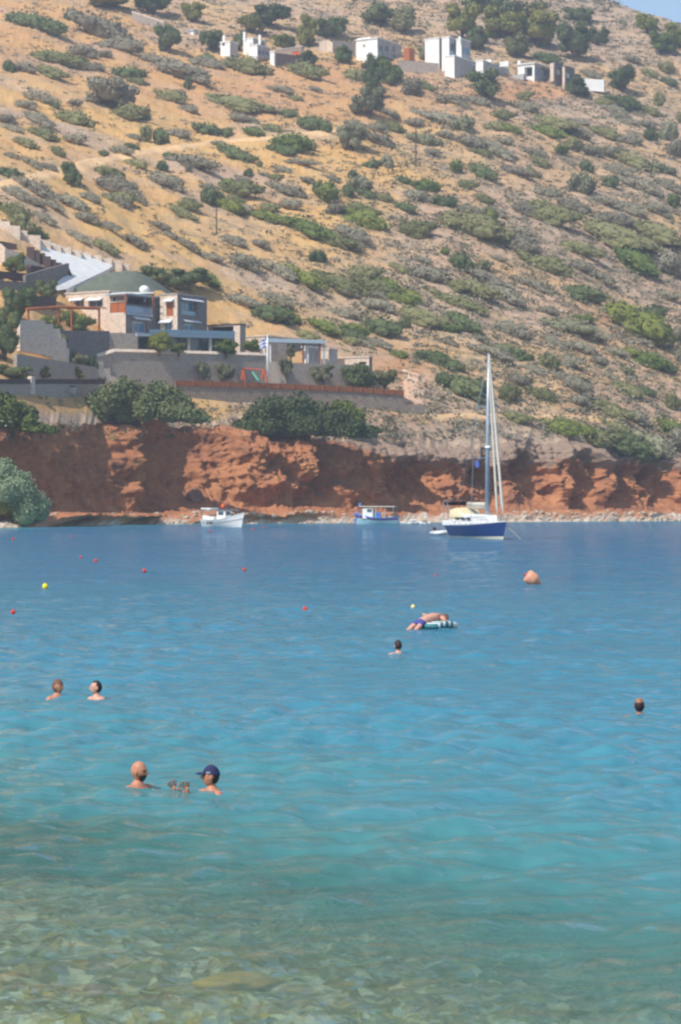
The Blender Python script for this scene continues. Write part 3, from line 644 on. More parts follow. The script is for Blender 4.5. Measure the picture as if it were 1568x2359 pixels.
ZC = """620 150 260 140 o;690 120 80 90 b;330 170 170 90 o;110 130 230 90 b;60 200 140 70 g;960 110 240 90 o;830 185 120 50 g;820 245 200 80 g;1230 190 360 90 o;1450 190 260 90 o;1340 320 240 100 b;1500 330 150 110 g;
1090 260 200 60 o;1390 250 200 60 o;400 380 230 70 g;270 355 100 40 o;550 325 110 80 d;660 400 280 60 g;650 340 70 50 o;480 280 50 35 b;90 380 160 80 o;220 440 190 70 b;310 480 130 50 b;30 460 130 50 g;180 480 80 40 g;
600 440 220 70 o;520 430 120 50 o;740 470 220 80 g;560 515 280 50 o;350 570 240 70 o;560 605 190 70 d;500 630 110 50 b;190 620 170 90 d;70 640 130 60 b;290 610 70 60 d;40 690 90 40 o;890 430 150 50 g;960 340 250 80 o;
1110 350 140 60 g;1110 470 200 70 d;1180 490 70 60 d;1370 610 280 150 b;1430 560 150 70 d;1050 620 240 70 s;1120 590 110 40 b;1160 660 150 60 g;770 630 130 60 g;840 660 90 50 g;700 740 200 60 g;760 730 120 70 d;
840 760 80 50 d;265 750 75 42 b;430 760 130 80 d;520 800 100 60 d;560 900 200 90 d;480 870 100 70 d;760 925 110 90 o;640 905 90 80 d;930 935 140 60 o;820 870 110 60 g;955 785 90 80 o;1050 790 110 60 g;1080 890 180 70 g;
1100 880 90 50 d;1310 820 60 35 o;1190 780 80 40 g;1420 780 180 80 b;1480 800 110 70 d;1330 920 180 50 o;1400 925 110 40 d;1510 965 80 80 o;1100 960 100 60 g;1220 990 150 60 o;970 690 120 40 g;1110 720 140 50 g;1260 740 120 40 g;
1340 750 110 50 b;1540 660 60 90 g;1500 480 120 50 g;1270 130 130 60 g;60 250 120 50 g;720 310 80 30 g;1560 760 50 80 g;1200 400 140 50 g;950 550 90 40 g;170 700 120 40 g;640 680 100 30 g;500 700 90 30 g;1010 850 80 30 g;
1400 700 90 35 g;1250 860 80 30 g;880 820 100 30 g;380 320 90 30 g"""
def parse(t): return [(float(a), float(b), float(c), float(d), e) for a, b, c, d, e in (q.split() for q in t.replace('\n', '').split(';') if q.strip())]
for x, y, a, b, k in parse(ZA): shrub(x/2, y/2, a/2, b/2, k)
for x, y, a, b, k in parse(ZB): shrub(784 + x/2, y/2, a/2, b/2, k)
for x, y, a, b, k in parse(ZC): shrub(784 + x/2, 439 + y/2, a/2, b/2, k)
# more: hillside centre-left lower block and cliff-edge bushes (photo rows)
ZD = """300 440 90 30 g;430 470 70 26 o;370 520 60 20 g;270 460 70 24 g;540 460 60 24 o;620 500 90 26 b;700 520 130 36 b;760 545 110 34 o;560 480 60 24 g;240 565 60 26 o;180 545 60 20 g;310 555 70 26 g;420 555 90 20 g;540 555 60 22 g;
330 635 60 40 d;400 640 90 40 o;470 640 80 30 b;560 600 90 36 g;640 620 90 34 g;730 590 40 30 d;700 640 110 36 b;780 650 120 36 o;880 660 110 34 o;930 690 80 24 b;560 690 100 26 g;640 690 80 30 g;620 715 90 50 d;650 725 70 34 b;
740 750 90 34 b;700 770 60 24 o;810 770 60 34 d;790 720 70 26 g;870 700 90 26 g;840 790 50 20 g;40 510 70 50 o;75 530 60 30 d;20 480 50 24 g;100 500 60 20 g;200 500 70 24 g;480 590 70 24 g;250 520 60 20 g;
600 560 50 20 g;640 430 60 24 g;480 430 40 24 g;560 415 50 20 g;120 470 60 22 g;210 455 50 20 g;1180 958 80 24 o;1290 985 90 34 b;1370 1005 100 46 o;1430 1015 110 50 d;1500 1020 100 56 s;1540 985 90 40 b;1340 990 60 30 b;
1480 1050 60 36 d;1420 985 80 26 o;1560 1010 60 60 g;1300 968 60 16 o;1405 945 90 30 o;1460 960 60 30 g"""
for x, y, a, b, k in parse(ZD): shrub(x, y, a, b, k)
ORD = ['', 'second', 'third', 'fourth', 'fifth', 'sixth', 'seventh', 'eighth', 'ninth', 'tenth']
for lab, lst in seen.items():                      # tell look-alikes apart by their place along the slope
    lst.sort(key=lambda q: q[1]); n_ = len(lst)
    for r_, (o, u, v) in enumerate(lst):
        if n_ == 1: break
        k = n_ - 1 - r_
        pos = 'leftmost' if r_ == 0 else 'rightmost' if k == 0 else (ORD[r_] + ' from left' if r_ <= k else ORD[k] + ' from right') if min(r_, k) < 10 else 'middle one'
        o['label'] = lab + ', ' + pos
def tree(name, label, u, vb, wpx, hpx, kind, n=1800, trunkfrac=.25, seed=1, group=None, lob=None, leaf=None, Y=0):
    """tree or big bush: base at photo column u and row vb, crown size in photo pixels"""
    h = pix(u, vb, Y) if Y else ground(u, vb)[0]
    if not h: return
    wd = wpx / F * h.y; ht = hpx / F * h.y
    root = thing(name, label, 'tree' if 'tree' in name else 'bush', h, 0, group)
    r = random.Random(seed); z0 = ht * trunkfrac; ch = ht - z0
    if lob is None:
        lob = [(0, 0, z0 + ch*.45, wd*.30, wd*.28, ch*.38)]
        for _ in range(11):
            a = r.uniform(0, 6.28); q = r.uniform(.18, .34) * wd; s = r.uniform(.12, .20)
            lob.append((cos(a)*q, sin(a)*q*.8, z0 + ch*r.uniform(.15, .82), wd*s, wd*s, ch*r.uniform(.16, .26)))
    else:
        lob = [(a*wd, b*wd, c*ht, d*wd, d*wd*.9, e*ht) for a, b, c, d, e in lob]
    tm = MB(); tr = max(wd * .035, .08)
    tm.tube([(0, 0, -.6), (tr*.4, 0, z0*.5), (0, tr*.5, z0 + ch*.4)], [tr*1.3, tr, tr*.6], 8)
    for l in lob[1:6]: tm.tube([(0, 0, z0*.6), Vector(l[:3])*.55 + Vector((0, 0, z0*.4)), l[:3]], [tr*.6, tr*.4, tr*.18], 6)
    tm.build('trunk', M['bark'], root)
    o = link('crown', bush_mesh('crown', lob, n, leaf or max(.10, wd*.028), seed, M['leaf_'+kind], 12), None, root)
    return root
# big bushes on the cliff edge
def strip_lobes(seed, k, asym=0):
    r = random.Random(seed); L = []
    for i in range(k):
        x = -.46 + .92 * i / (k - 1); hh = (1 - (abs(x - asym) * 1.75) ** 2.2); hh = max(hh, .25)
        L.append((x, r.uniform(-.14, .10), hh * .42 + r.uniform(-.04, .08), r.uniform(.085, .13), hh * r.uniform(.34, .46)))
        L.append((x + r.uniform(-.04, .04), r.uniform(-.2, .0), hh * .22, r.uniform(.08, .12), hh * .26))
    return L
tree('cliff_bush', 'wide dark green bush on the cliff top below the stone retaining wall', 312, 978, 305, 122, 'd', 15000, .02, 3, None, strip_lobes(3, 11), .30)
tree('cliff_bush', 'long bush of mixed green on the cliff top below the rust coloured fence', 700, 1010, 305, 118, 'd', 15000, .02, 4, None, strip_lobes(4, 12, -.05), .30)
tree('cliff_bush', 'bright green lobe growing at the right end of the long cliff top bush', 800, 1008, 100, 100, 'b', 5000, .02, 9, None, None, .26)
tree('cliff_bush', 'dark olive bush on the cliff top at the left edge of the photo', 25, 1000, 190, 118, 'b', 9000, .02, 5, None, strip_lobes(5, 9, -.15), .28)
tree('cliff_bush', 'dark green bush behind the olive bush at the left edge', 55, 985, 110, 60, 'd', 4000, .02, 6, None, None, .26)
tree('tamarisk_tree', 'pale green feathery tree standing on the beach at the left edge', 36, 1200, 175, 150, 't', 15000, -.14, 8, None, None, .17)
tree('tamarisk_tree', 'low yellow green bush at the foot of the pale beach tree', 2, 1200, 80, 60, 'y', 3500, .05, 18, None, None, .15)
tree('hedge_bush', 'dark green hedge behind the rust fence at the villa garden', 820, 896, 110, 58, 'd', 4500, .05, 21, None, None, .2, Y=YW(820) - 2)
tree('hedge_bush', 'rounded green hedge at the right end of the rust fence', 885, 898, 78, 46, 'o', 3500, .05, 22, None, None, .2, Y=YW(885) - 2)
T = [  # name,label,u,vbase,w,h,kind
 ('olive_tree', 'grey green olive tree on the middle slope, below the second white house', 848, 272, 62, 66, 's'),
 ('pine_tree', 'dark round tree between the lone olive and the white houses', 858, 225, 56, 66, 'd'),
 ('carob_tree', 'big dark round tree under the white cube house', 1120, 232, 98, 62, 'd'),
 ('olive_tree', 'grey leaning olive tree at the start of the right slope', 812, 345, 66, 62, 's'),
 ('olive_tree', 'wide grey tree alone on the upper left slope', 255, 248, 110, 70, 'g'),
 ('carob_tree', 'dark tree at the left end of the blue shuttered house', 487, 118, 62, 50, 'd'),
 ('carob_tree', 'dark green tree in front of the blue shuttered house', 552, 118, 44, 46, 'd'),
 ('carob_tree', 'dark tree on the slope left of the blue shuttered house', 388, 122, 74, 62, 'd'),
 ('carob_tree', 'round dark green tree beside the white cube house', 1098, 118, 66, 54, 'd'),
 ('olive_tree', 'green tree on the bank right of the white cube house', 1190, 132, 70, 46, 'o'),
 ('pine_tree', 'yellow green pine behind the white cube house', 1062, 90, 70, 76, 'y'),
 ('pine_tree', 'wide yellow green pine on the upper hill', 1168, 90, 90, 66, 'y'),
 ('pine_tree', 'olive pine right of the wide yellow green one', 1235, 108, 90, 72, 'y'),
 ('pine_tree', 'large dark tree clump above the right white house', 1325, 140, 96, 84, 'd'),
 ('pine_tree', 'small dark tree at the right of the large clump', 1375, 106, 42, 38, 'd'),
 ('carob_tree', 'green tree right of the white low wall', 1432, 212, 76, 58, 'd'),
 ('olive_tree', 'dark bush tree at the right edge under the ridge', 1520, 122, 80, 50, 'b'),
 ('olive_tree', 'bright tree on the right skyline', 1490, 78, 50, 46, 'b'),
 ('pine_tree', 'tree at the far right edge of the skyline', 1560, 110, 60, 52, 'b'),
 ('pine_tree', 'tall yellow green tree above the grey wall', 712, 108, 46, 70, 'y'),
 ('pine_tree', 'yellow pine behind the blue shuttered house roof', 580, 78, 60, 44, 'y'),
 ('pine_tree', 'dark green pine at the top centre', 875, 60, 72, 50, 'd'),
 ('pine_tree', 'olive pine at the top centre right', 925, 76, 60, 54, 'o'),
 ('pine_tree', 'dark pine above the first house', 620, 60, 80, 44, 'd'),
 ('pine_tree', 'yellow green pine at top left of centre', 445, 50, 50, 42, 'y'),
 ('pine_tree', 'dark pine at the top edge left of centre', 350, 32, 80, 40, 'd'),
 ('pine_tree', 'green pine at the top left of the dark wall', 250, 18, 90, 34, 'y'),
 ('pine_tree', 'dark green tree right of the tall yellow tree', 760, 90, 60, 50, 'd'),
 ('carob_tree', 'green bush tree beside the low house with the orange door', 655, 118, 60, 34, 'b'),
 ('carob_tree', 'dark bush tree at the wall end by the orange door', 704, 152, 60, 30, 'd'),
 ('carob_tree', 'green tree at the foot of the second white house', 790, 146, 60, 34, 'b'),
 ('carob_tree', 'dark green tree before the second white house', 860, 172, 60, 46, 'd'),
 ('carob_tree', 'green bushy tree right of the second white house foot', 895, 190, 70, 46, 'b'),
 ('olive_tree', 'slim pale tree on the terrace of the white cube house', 978, 138, 34, 40, 's'),
 ('olive_tree', 'slim tree against the wall of the white cube house', 1000, 136, 26, 42, 's'),
 ('pine_tree', 'dark clump at the top of the hill right of centre', 1120, 32, 90, 36, 'd'),
 ('pine_tree', 'olive clump at the top of the hill further right', 1210, 40, 90, 34, 'o'),
 ('pine_tree', 'dark shrub tree near the skyline', 1330, 50, 60, 30, 'd'),
 ('olive_tree', 'dark round tree right of the small white wall', 1325, 222, 60, 40, 'd'),
 ('olive_tree', 'small lone tree on the slope under the blue shuttered house', 434, 206, 26, 28, 'o'),
 ('olive_tree', 'dark forked tree beside the dirt track', 165, 430, 46, 52, 'd'),
]
for i_, (nm, lb, u, vb, wp, hp, kd) in enumerate(T):
    tree(nm, lb, u, vb, wp*(1.4 if not 112 < vb < 240 else 1.12), hp*1.15, kd, 2300, .03, 40 + i_, 'trees on the hill around the white houses')
# low scrub and stones nobody could count
TRK = ([-60, 60, 160, 235, 330, 430, 520, 620, 700, 800], [446, 415, 392, 372, 352, 338, 326, 320, 310, 303])
def scatter(name, label, cat, N, mt, mk, seed, dens, kind='stuff'):
    r = np.random.default_rng(seed); VV = []; FF = []; n0 = 0
    u = r.uniform(-100, 1700, N); v = r.uniform(-20, 1010, N)
    for a, b in zip(u, v):
        if r.uniform() > dens(a, b) or (a < 800 and abs(b - np.interp(a, *TRK)) < 9): continue
        h, nr = ground(a, b)
        if not h or h.z < 13: continue
        V, Fc = mk(r, h); VV.append(V); FF.append(Fc + n0); n0 += len(V)
    o = link(name, mkmesh(name, np.vstack(VV), np.vstack(FF)), mt); tag(o, label, cat, kind=kind); return o
def clump(r, h):
    n = 22; w_ = r.uniform(.3, 1.3); c = r.normal(size=(n, 3)) * (w_*.5, w_*.4, w_*.16); c[:, 2] = abs(c[:, 2]) + .04
    c[:, :2] += np.outer(r.normal(size=n), (.82, -.57)) * w_ * .6
    c[:, 2] += -c[:, 1] * -.40
    nr = r.normal(size=(n, 3)) + (0, -.3, .6); nr /= np.linalg.norm(nr, axis=1)[:, None]; a = np.cross(nr, r.normal(size=(n, 3))); a /= np.linalg.norm(a, axis=1)[:, None]; b = np.cross(nr, a)
    s = r.uniform(.08, .26, (n, 1)); V = np.stack([c-a*s, c-b*s*.7, c+a*s, c+b*s*.7], 1).reshape(-1, 3) + np.array(h); return V, np.arange(n*4).reshape(n, 4)
def dn(a, b): return float(np.clip(.42 + .9 * vnoise(a / 55, b / 28, 0, 33) + (a - 700) / 1700 + .5 * (b < 130) * (a > 250), .04, 1)) * (0 if (a < 950 and 640 < b < 925 and not (a > 500 and b < 770)) else 1) * (0 if (a < 330 and 520 < b < 700) else 1)
scatter('low_scrub', 'low grey dry scrub covering the whole hillside between the shrubs', 'scrub', 13000, M['leaf_g'], clump, 5, dn)
def clump2(r, h):
    V, Fc = clump(r, h); c = np.array(h); q = 2.6 if h.z > 165 else 1.9; return (V - c) * (q, q, q*.85) + c, Fc
def clumpsize(a, b): return (.75 + .6 * (b < 110)) * dn(a + 150, b + 60) * float(np.clip((a - 500) / 500 + (b < 140) * .8, .08, 1))
scatter('thorny_scrub', 'larger grey green thorny scrub thick on the right half and the hilltop', 'scrub', 9500, M['leaf_g'], clump2, 15, clumpsize)
scatter('low_herbs', 'low olive green ground cover patches on the hillside', 'ground cover', 7000, M['leaf_o'], clump, 6, lambda a, b: .8 * dn(a + 300, b + 90) * (.25 + .75 * (a > 650)))
M['rock'] = mat('limestone', 'b5a89c', .9, ('9c8f84', 1.5), .5, 3)
ICO = np.array([(0, 0, 1), (.89, 0, .45), (.28, .85, .45), (-.72, .53, .45), (-.72, -.53, .45), (.28, -.85, .45), (.72, .53, -.45), (-.28, .85, -.45), (-.89, 0, -.45), (-.28, -.85, -.45), (.72, -.53, -.45), (0, 0, -1)])
ICF = np.array([(0,1,2),(0,2,3),(0,3,4),(0,4,5),(0,5,1),(1,6,2),(2,7,3),(3,8,4),(4,9,5),(5,10,1),(2,6,7),(3,7,8),(4,8,9),(5,9,10),(1,10,6),(6,11,7),(7,11,8),(8,11,9),(9,11,10),(10,11,6)])
def rock(r, h):
    s = r.uniform(.12, .42) * r.uniform(.6, 1.5); return ICO * (s*r.uniform(.8, 1.5), s, s*.6) * r.uniform(.75, 1.25, (12, 1)) + np.array(h), ICF
scatter('scattered_stones', 'pale limestone rocks strewn over the slope', 'stones', 2600, M['rock'], rock, 9, lambda a, b: .9 * (dn(a, b) > 0) * float(np.clip(.3 + vnoise(a / 80, b / 40, 0, 71) + (a - 600) / 2000, .1, 1)))
# ------------------------------------------------------------------ buildings
DL = Vector((-.85, .53, 0)).normalized(); DR = Vector((.53, .85, 0)).normalized()
UP = Vector((0, 0, 1))
def zrow(v, p): return CH + (VH - v) / F * p.y
class House:
    """a corner-on block: near corner at column uc and distance Y; faces run back to the left (DL) and right (DR)"""
    def __init__(s, root, uc, Y, ul, ur, vt, vb, wallL, wallR=None, roof=None, down=3.0, name='wall', over=.15):
        s.root = root; s.P = pix(uc, 0, Y); s.P.z = 0; s.uc = uc
        s.z1 = zrow(vt, s.P); s.z0 = zrow(vb, s.P) - down; s.zb = zrow(vb, s.P)
        s.wl = s.span(DL, ul) if ul is not None else 4.0; s.wr = s.span(DR, ur) if ur is not None else 5.0
        s.H = {'L': [], 'R': []}; s.wallL = wallL; s.wallR = wallR or wallL; s.roof = roof; s.name = name; s.over = over
    def span(s, d, u):
        k = (u - UC) / F; return (k * s.P.y - s.P.x) / (d.x - k * d.y)
    def hole(s, side, u0, u1, v0, v1, mt, kind='window', dep=.35, frame='white'):
        d = DL if side == 'L' else DR
        a, b = sorted((s.span(d, u0), s.span(d, u1))); W = s.wl if side == 'L' else s.wr
        a = max(a, .12); b = min(b, W - .12); q = s.P + d * ((a + b) / 2); z1, z0 = zrow(v0, q), zrow(v1, q)
        z1 = min(z1, s.z1 - .15)
        if b - a > .15 and z1 - z0 > .15: s.H[side].append((a, b, z0, z1, mt, kind, dep, frame))
    def awning(s, side, u0, u1, v0, v1, out=.9):
        d = DL if side == 'L' else DR; n = DR * -1 if side == 'L' else DL * -1
        a, b = sorted((s.span(d, u0), s.span(d, u1))); q = s.P + d * ((a+b)/2); z1, z0 = zrow(v0, q), zrow(v1, q)
        p = s.P + d * a + n * .02; m = MB(); wq = d * (b - a); t = UP * .07
        V = [p + UP*z1, p + wq + UP*z1, p + wq + n*out + UP*z0, p + n*out + UP*z0]
        m.add(V + [x - t for x in V], [(0,1,2,3),(7,6,5,4),(0,4,5,1),(1,5,6,2),(2,6,7,3),(3,7,4,0)])
        m.build('awning', M['awning'], s.root, world=True)
    def done(s):
        for side, d, n, W, mt in (('L', DL, DR * -1, s.wl, s.wallL), ('R', DR, DL * -1, s.wr, s.wallR)):
            Hs = s.H[side]; xs = sorted({0, W, *[h[0] for h in Hs], *[h[1] for h in Hs]}); zs = sorted({s.z0, s.z1, *[h[2] for h in Hs], *[h[3] for h in Hs]})
            m = MB(); pt = lambda a, z, e=0: s.P + d*a + UP*z - n*e
            for i in range(len(xs)-1):
                for j in range(len(zs)-1):
                    cx, cz = (xs[i]+xs[i+1])/2, (zs[j]+zs[j+1])/2
                    if any(h[0] < cx < h[1] and h[2] < cz < h[3] for h in Hs): continue
                    m.quad(pt(xs[i], zs[j]), pt(xs[i+1], zs[j]), pt(xs[i+1], zs[j+1]), pt(xs[i], zs[j+1]))
            for a, b, z0, z1, pm, kind, dep, fr in Hs:
                for A, B in (((a, z0), (b, z0)), ((b, z0), (b, z1)), ((b, z1), (a, z1)), ((a, z1), (a, z0))):
                    m.quad(pt(*A), pt(*B), pt(*B, dep), pt(*A, dep))
                f = MB(); t = .09
                c = lambda x, z, e=dep-.06: pt(x, z, e)
                def bar(x0, x1, y0, y1):
                    f.box((c((x0+x1)/2, (y0+y1)/2)), (x1-x0, .07, y1-y0), d, -n if (d.cross(-n)).z > 0 else n)
                bar(a+.01, a+t, z0+.01, z1-.01); bar(b-t, b-.01, z0+.01, z1-.01); bar(a+t, b-t, z0+.01, z0+t); bar(a+t, b-t, z1-t, z1-.01)
                if b - a > 1.3 and kind != 'opening': bar((a+b)/2-.04, (a+b)/2+.04, z0+t, z1-t)
                wo = f.build(kind, M[fr], s.root, world=True)
                g = MB(); g.quad(pt(a, z0, dep), pt(b, z0, dep), pt(b, z1, dep), pt(a, z1, dep)); g.build('pane', M[pm], wo, world=True)  # in an opening this is a dark sheet standing for shade
            if side == 'L':     # the two faces at the back
                q = [s.P + DL*s.wl, s.P + DL*s.wl + DR*s.wr, s.P + DR*s.wr]
                for A, B in ((q[0], q[1]), (q[1], q[2])): m.quad(A + UP*s.z0, B + UP*s.z0, B + UP*s.z1, A + UP*s.z1)
            m.build(s.name, M[mt], s.root, world=True)
        r = MB(); e = s.over; r.frombase(s.P - (DL + DR)*e, DL, s.wl + 2*e, DR, s.wr + 2*e, s.z1 + .002, s.z1 + .28)
        r.build('roof', M[s.roof or s.wallL], s.root, world=True)
def slabw(root, name, mt, uc, Y, ul, ur, v0, v1, out=0):       # flat slab or wall block using the same corner-on axes
    P = pix(uc, 0, Y); P.z = 0; h = House.__new__(House); h.P = P
    wl = h.span(DL, ul) if ul is not None else .35; wr = h.span(DR, ur) if ur is not None else .35
    m = MB(); m.frombase(P - (DL + DR)*out, DL, wl, DR, wr, zrow(v1, P), zrow(v0, P)); return m.build(name, M[mt], root, world=True)
def wallrun(name, label, cat, mt, pts, thick=.5, cap=None, group=None, parent=None, depth=1.5):
    """wall along (u, v_top, v_bottom, Y) points"""
    def gy(u, vb):
        h_ = ground(u, vb)[0]; return h_.y - .3
    pts = [(u, vt, vb, Y if Y > 5 else (YW(u) + (Y or 0) if Y else gy(u, vb))) for u, vt, vb, Y in pts]
    m = MB(); Q = [(pix(u, vt, Y), pix(u, vb, Y).z) for u, vt, vb, Y in pts]
    o0 = Q[0][0].copy(); 
    for (a, za), (b, zb) in zip(Q[:-1], Q[1:]):
        d = b - a; d.z = 0; n = Vector((-d.y, d.x, 0)).normalized()
        if n.y < 0: n = -n
        V = [Vector((a.x, a.y, za-depth)), Vector((b.x, b.y, zb-depth)), b, a]; V += [x + n*thick for x in V]
        m.add(V, [(0,1,2,3),(7,6,5,4),(3,2,6,7),(0,4,5,1),(0,3,7,4),(1,5,6,2)])
    if parent: return m.build(name, M[mt], parent, world=True)
    root = thing(name, label, cat, (o0.x, o0.y, Q[0][1]), 0, group); m.build('stonework' if 'stone' in mt else 'panel', M[mt], root, world=True)
    if cap:
        c = MB()
        for (a, za), (b, zb) in zip(Q[:-1], Q[1:]): c.tube([a + Vector((0, thick/2, .05)), b + Vector((0, thick/2, .05))], thick*.62, 4)
        c.build('coping', M[cap], root, world=True)
    return root

# --- the stone villa; shade of its right faces is put into darker stone
vr = thing('villa', 'stone villa with flat roofs, orange wooden panels and glass balconies above the cliff', 'villa', pix(330, 885, 432))
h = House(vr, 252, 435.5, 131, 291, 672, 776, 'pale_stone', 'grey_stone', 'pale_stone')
h.hole('L', 205, 236, 692, 707, 'glass'); h.hole('L', 174, 193, 691, 706, 'glass'); h.hole('L', 140, 166, 692, 704, 'glass')
h.awning('L', 203, 237, 686, 692); h.awning('L', 170, 194, 686, 692); h.awning('L', 138, 168, 689, 696); h.done()
h = House(vr, 290, 432, 252, 372, 678, 770, 'pale_stone', 'dark_or_shaded_stone', 'slab', over=.5)
h.hole('L', 254, 288, 682, 694, 'dark', 'opening', .8); h.hole('L', 254, 288, 696, 720, 'orange_wood', 'shutter', .12, 'orange_wood')  # the opening's shade is a dark sheet at its back
h.hole('R', 293, 350, 684, 702, 'dark', 'opening', 2.6, 'orange_wood'); h.hole('R', 305, 337, 740, 766, 'bglass', 'glass_door'); h.hole('R', 355, 366, 686, 702, 'glass'); h.hole('R', 354, 367, 743, 766, 'bglass', 'glass_door')  # balcony recess: shade painted as a dark back sheet
h.awning('R', 304, 340, 729, 736); h.done()
slabw(vr, 'balcony_floor', 'slab', 290, 431.1, None, 353, 719, 723)
slabw(vr, 'balcony_glass', 'bal', 290.5, 430.9, None, 352, 703, 718.5)
for uu_ in (289, 352): 
    q = House.__new__(House); q.P = pix(289, 0, 430.8); q.P.z = 0; p = q.P + DR * max(q.span(DR, uu_), 0)
    MB().tube([Vector((p.x, p.y, zrow(722, p))), Vector((p.x, p.y, zrow(676, p)))], .16, 6).build('post', M['orange_wood'], vr, world=True)
m = MB(); q.P = pix(291, 0, 430.5); q.P.z = 0
for k in range(9):
    a = q.P + DR*(k*1.0); m.box(a + UP*zrow(674, a) + DL*1.5, (3.6, .12, .18), DL, DL.cross(UP) * -1)
m.build('pergola_beams', M['white'], vr, world=True)
h = House(vr, 409, 437, 369, 477, 678, 768, 'pale_stone', 'dark_or_shaded_stone', 'grey_stone')
h.hole('L', 384, 400, 696, 728, 'orange_wood', 'shutter', .15, 'orange_wood'); h.hole('L', 377, 395, 743, 766, 'bglass', 'glass_door')
h.awning('L', 381, 402, 688, 694); h.awning('L', 371, 398, 736, 743)
h.hole('R', 419, 455, 694, 726, 'bglass', 'glass_door', 1.0); h.hole('R', 425, 451, 746, 768, 'bglass', 'glass_door')
h.awning('R', 416, 463, 688, 693); h.awning('R', 421, 457, 737, 742); h.done()
slabw(vr, 'balcony_glass', 'bal', 418, 438.5, None, 456, 714, 727)
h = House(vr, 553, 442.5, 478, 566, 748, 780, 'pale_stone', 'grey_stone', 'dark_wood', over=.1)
h.hole('L', 480, 538, 751, 778, 'dark', 'opening', 1.8, 'dark_wood'); h.done()  # annex recess backed by a dark sheet in place of shade
slabw(vr, 'balcony_glass', 'bal', 540, 443, 480, None, 762, 775)
# terrace slab and the storey below it
def tl(vs, off, h0, h1): return [(u, v + h0, v + h1, YW(u) + off) for u, v in vs]
TP = [(316, 768), (398, 770), (480, 772), (541, 774)]
wallrun('terrace_slab', None, None, 'slab', tl(TP, .6, -1, 6), 7.5, parent=vr, depth=0)
wallrun('wall', None, None, 'dark_or_shaded_stone', tl([(322, 774)] + TP[1:], 3.2, 5, 46), .5, parent=vr)
wallrun('terrace_railing', None, None, 'bal', tl([(345, 769)] + TP[1:], .5, -11, 0), .05, parent=vr, depth=-.1)
for a, b in ((322, 338), (392, 412), (438, 462), (466, 478)):
    wallrun('dark_door', None, None, 'glass', [(a, 777, 812, YW(a) + 2.9), (b, 778, 812, YW(b) + 2.9)], .12, parent=vr, depth=0)
for a in (388, 432, 482): wallrun('column', None, None, 'grey_stone' if a < 480 else 'render_shade', [(a, 776, 818, YW(a) + .9), (a + 6, 776, 818, YW(a) + 1.1)], .5, parent=vr)
wallrun('wall', None, None, 'grey_stone', [(253, 766, 816, YW(253) + 2), (318, 768, 816, YW(318) + 1)], .5, parent=vr)
# curved green roof behind
gr = thing('curved_roof', 'dark green curved roof mound rising behind the stone villa', 'roof', pix(255, 680, 450))
V = []; Fc = []
for i in range(25):
    s_ = i / 24; u = 150 + (356 - 150) * s_; v = 680 - 55 * (sin(pi/2 * (s_ / .64)) if s_ < .64 else 1 - .82 * ((s_ - .64) / .36) ** 1.7)
    for j, Yq in enumerate((447, 451, 456, 461)): 
        p = pix(u, v, 447); V.append((p.x + (Yq-447)*.2, Yq, p.z + (0, .5, .6, .2)[j]))
    p = pix(u, 690, 446.9); V.append((p.x, 446.9, p.z - 3))
for i in range(24):
    for j in range(3): a = i*5+j; Fc.append((a, a+5, a+6, a+1))
    Fc.append((i*5+4, i*5+9, i*5+5, i*5))
mm_ = MB(); mm_.add(V, Fc); mm_.build('roof_shell', M['green_roof'], gr, smooth=True, world=True)
m = MB(); p = pix(333, 668, 438)
m.ball(p + Vector((0, 0, .05)), (.95, .9, .8), 16, 10); dd = thing('satellite_dish', 'round white dome on the villa roof', 'dome', p - Vector((0, 0, 1.0)))
m.build('dome', M['white'], dd, smooth=True, world=True)
MB().tube([p - Vector((0, 0, 2.2)), p], .25, 8).build('stand', M['steel'], dd, world=True)
# right wing of the villa, shade put into the darker right faces
w2 = thing('pool_house', 'low stone pool house with a long pale blue pergola beam behind the flagpole', 'house', pix(690, 835, 450))
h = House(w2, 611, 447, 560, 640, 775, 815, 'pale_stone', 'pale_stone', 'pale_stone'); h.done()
h = House(w2, 622, 459, 600, 740, 776, 818, 'pale_stone', 'dark_or_shaded_stone', 'pale_stone'); h.done()
wallrun('wall', None, None, 'dark_or_shaded_stone', [(622, 791, 832, 457), (662, 791, 832, 457)], .4, parent=w2)
wallrun('pergola_beam', None, None, 'slab', [(619, 779, 788, 447), (749, 783, 791, 450)], .5, parent=w2, depth=0)
for a in (621, 697, 735, 745): wallrun('post', None, None, 'slab' if a > 740 else ('rust' if a > 690 else 'white'), [(a, 786, 836, 447.5 + (a-619)*.023), (a + 3.5, 786, 836, 447.6 + (a-619)*.023)], .25, parent=w2)
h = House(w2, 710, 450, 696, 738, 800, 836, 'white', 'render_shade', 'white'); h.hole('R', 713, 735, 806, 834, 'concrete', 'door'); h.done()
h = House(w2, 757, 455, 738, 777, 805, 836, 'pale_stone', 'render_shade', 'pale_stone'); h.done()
h = House(w2, 850, 456, 777, 857, 823, 860, 'pale_stone', 'dark_or_shaded_stone', 'pale_stone'); h.hole('L', 826, 843, 833, 859, 'dark_or_shaded_stone', 'door', .4, 'dark_wood'); h.done()
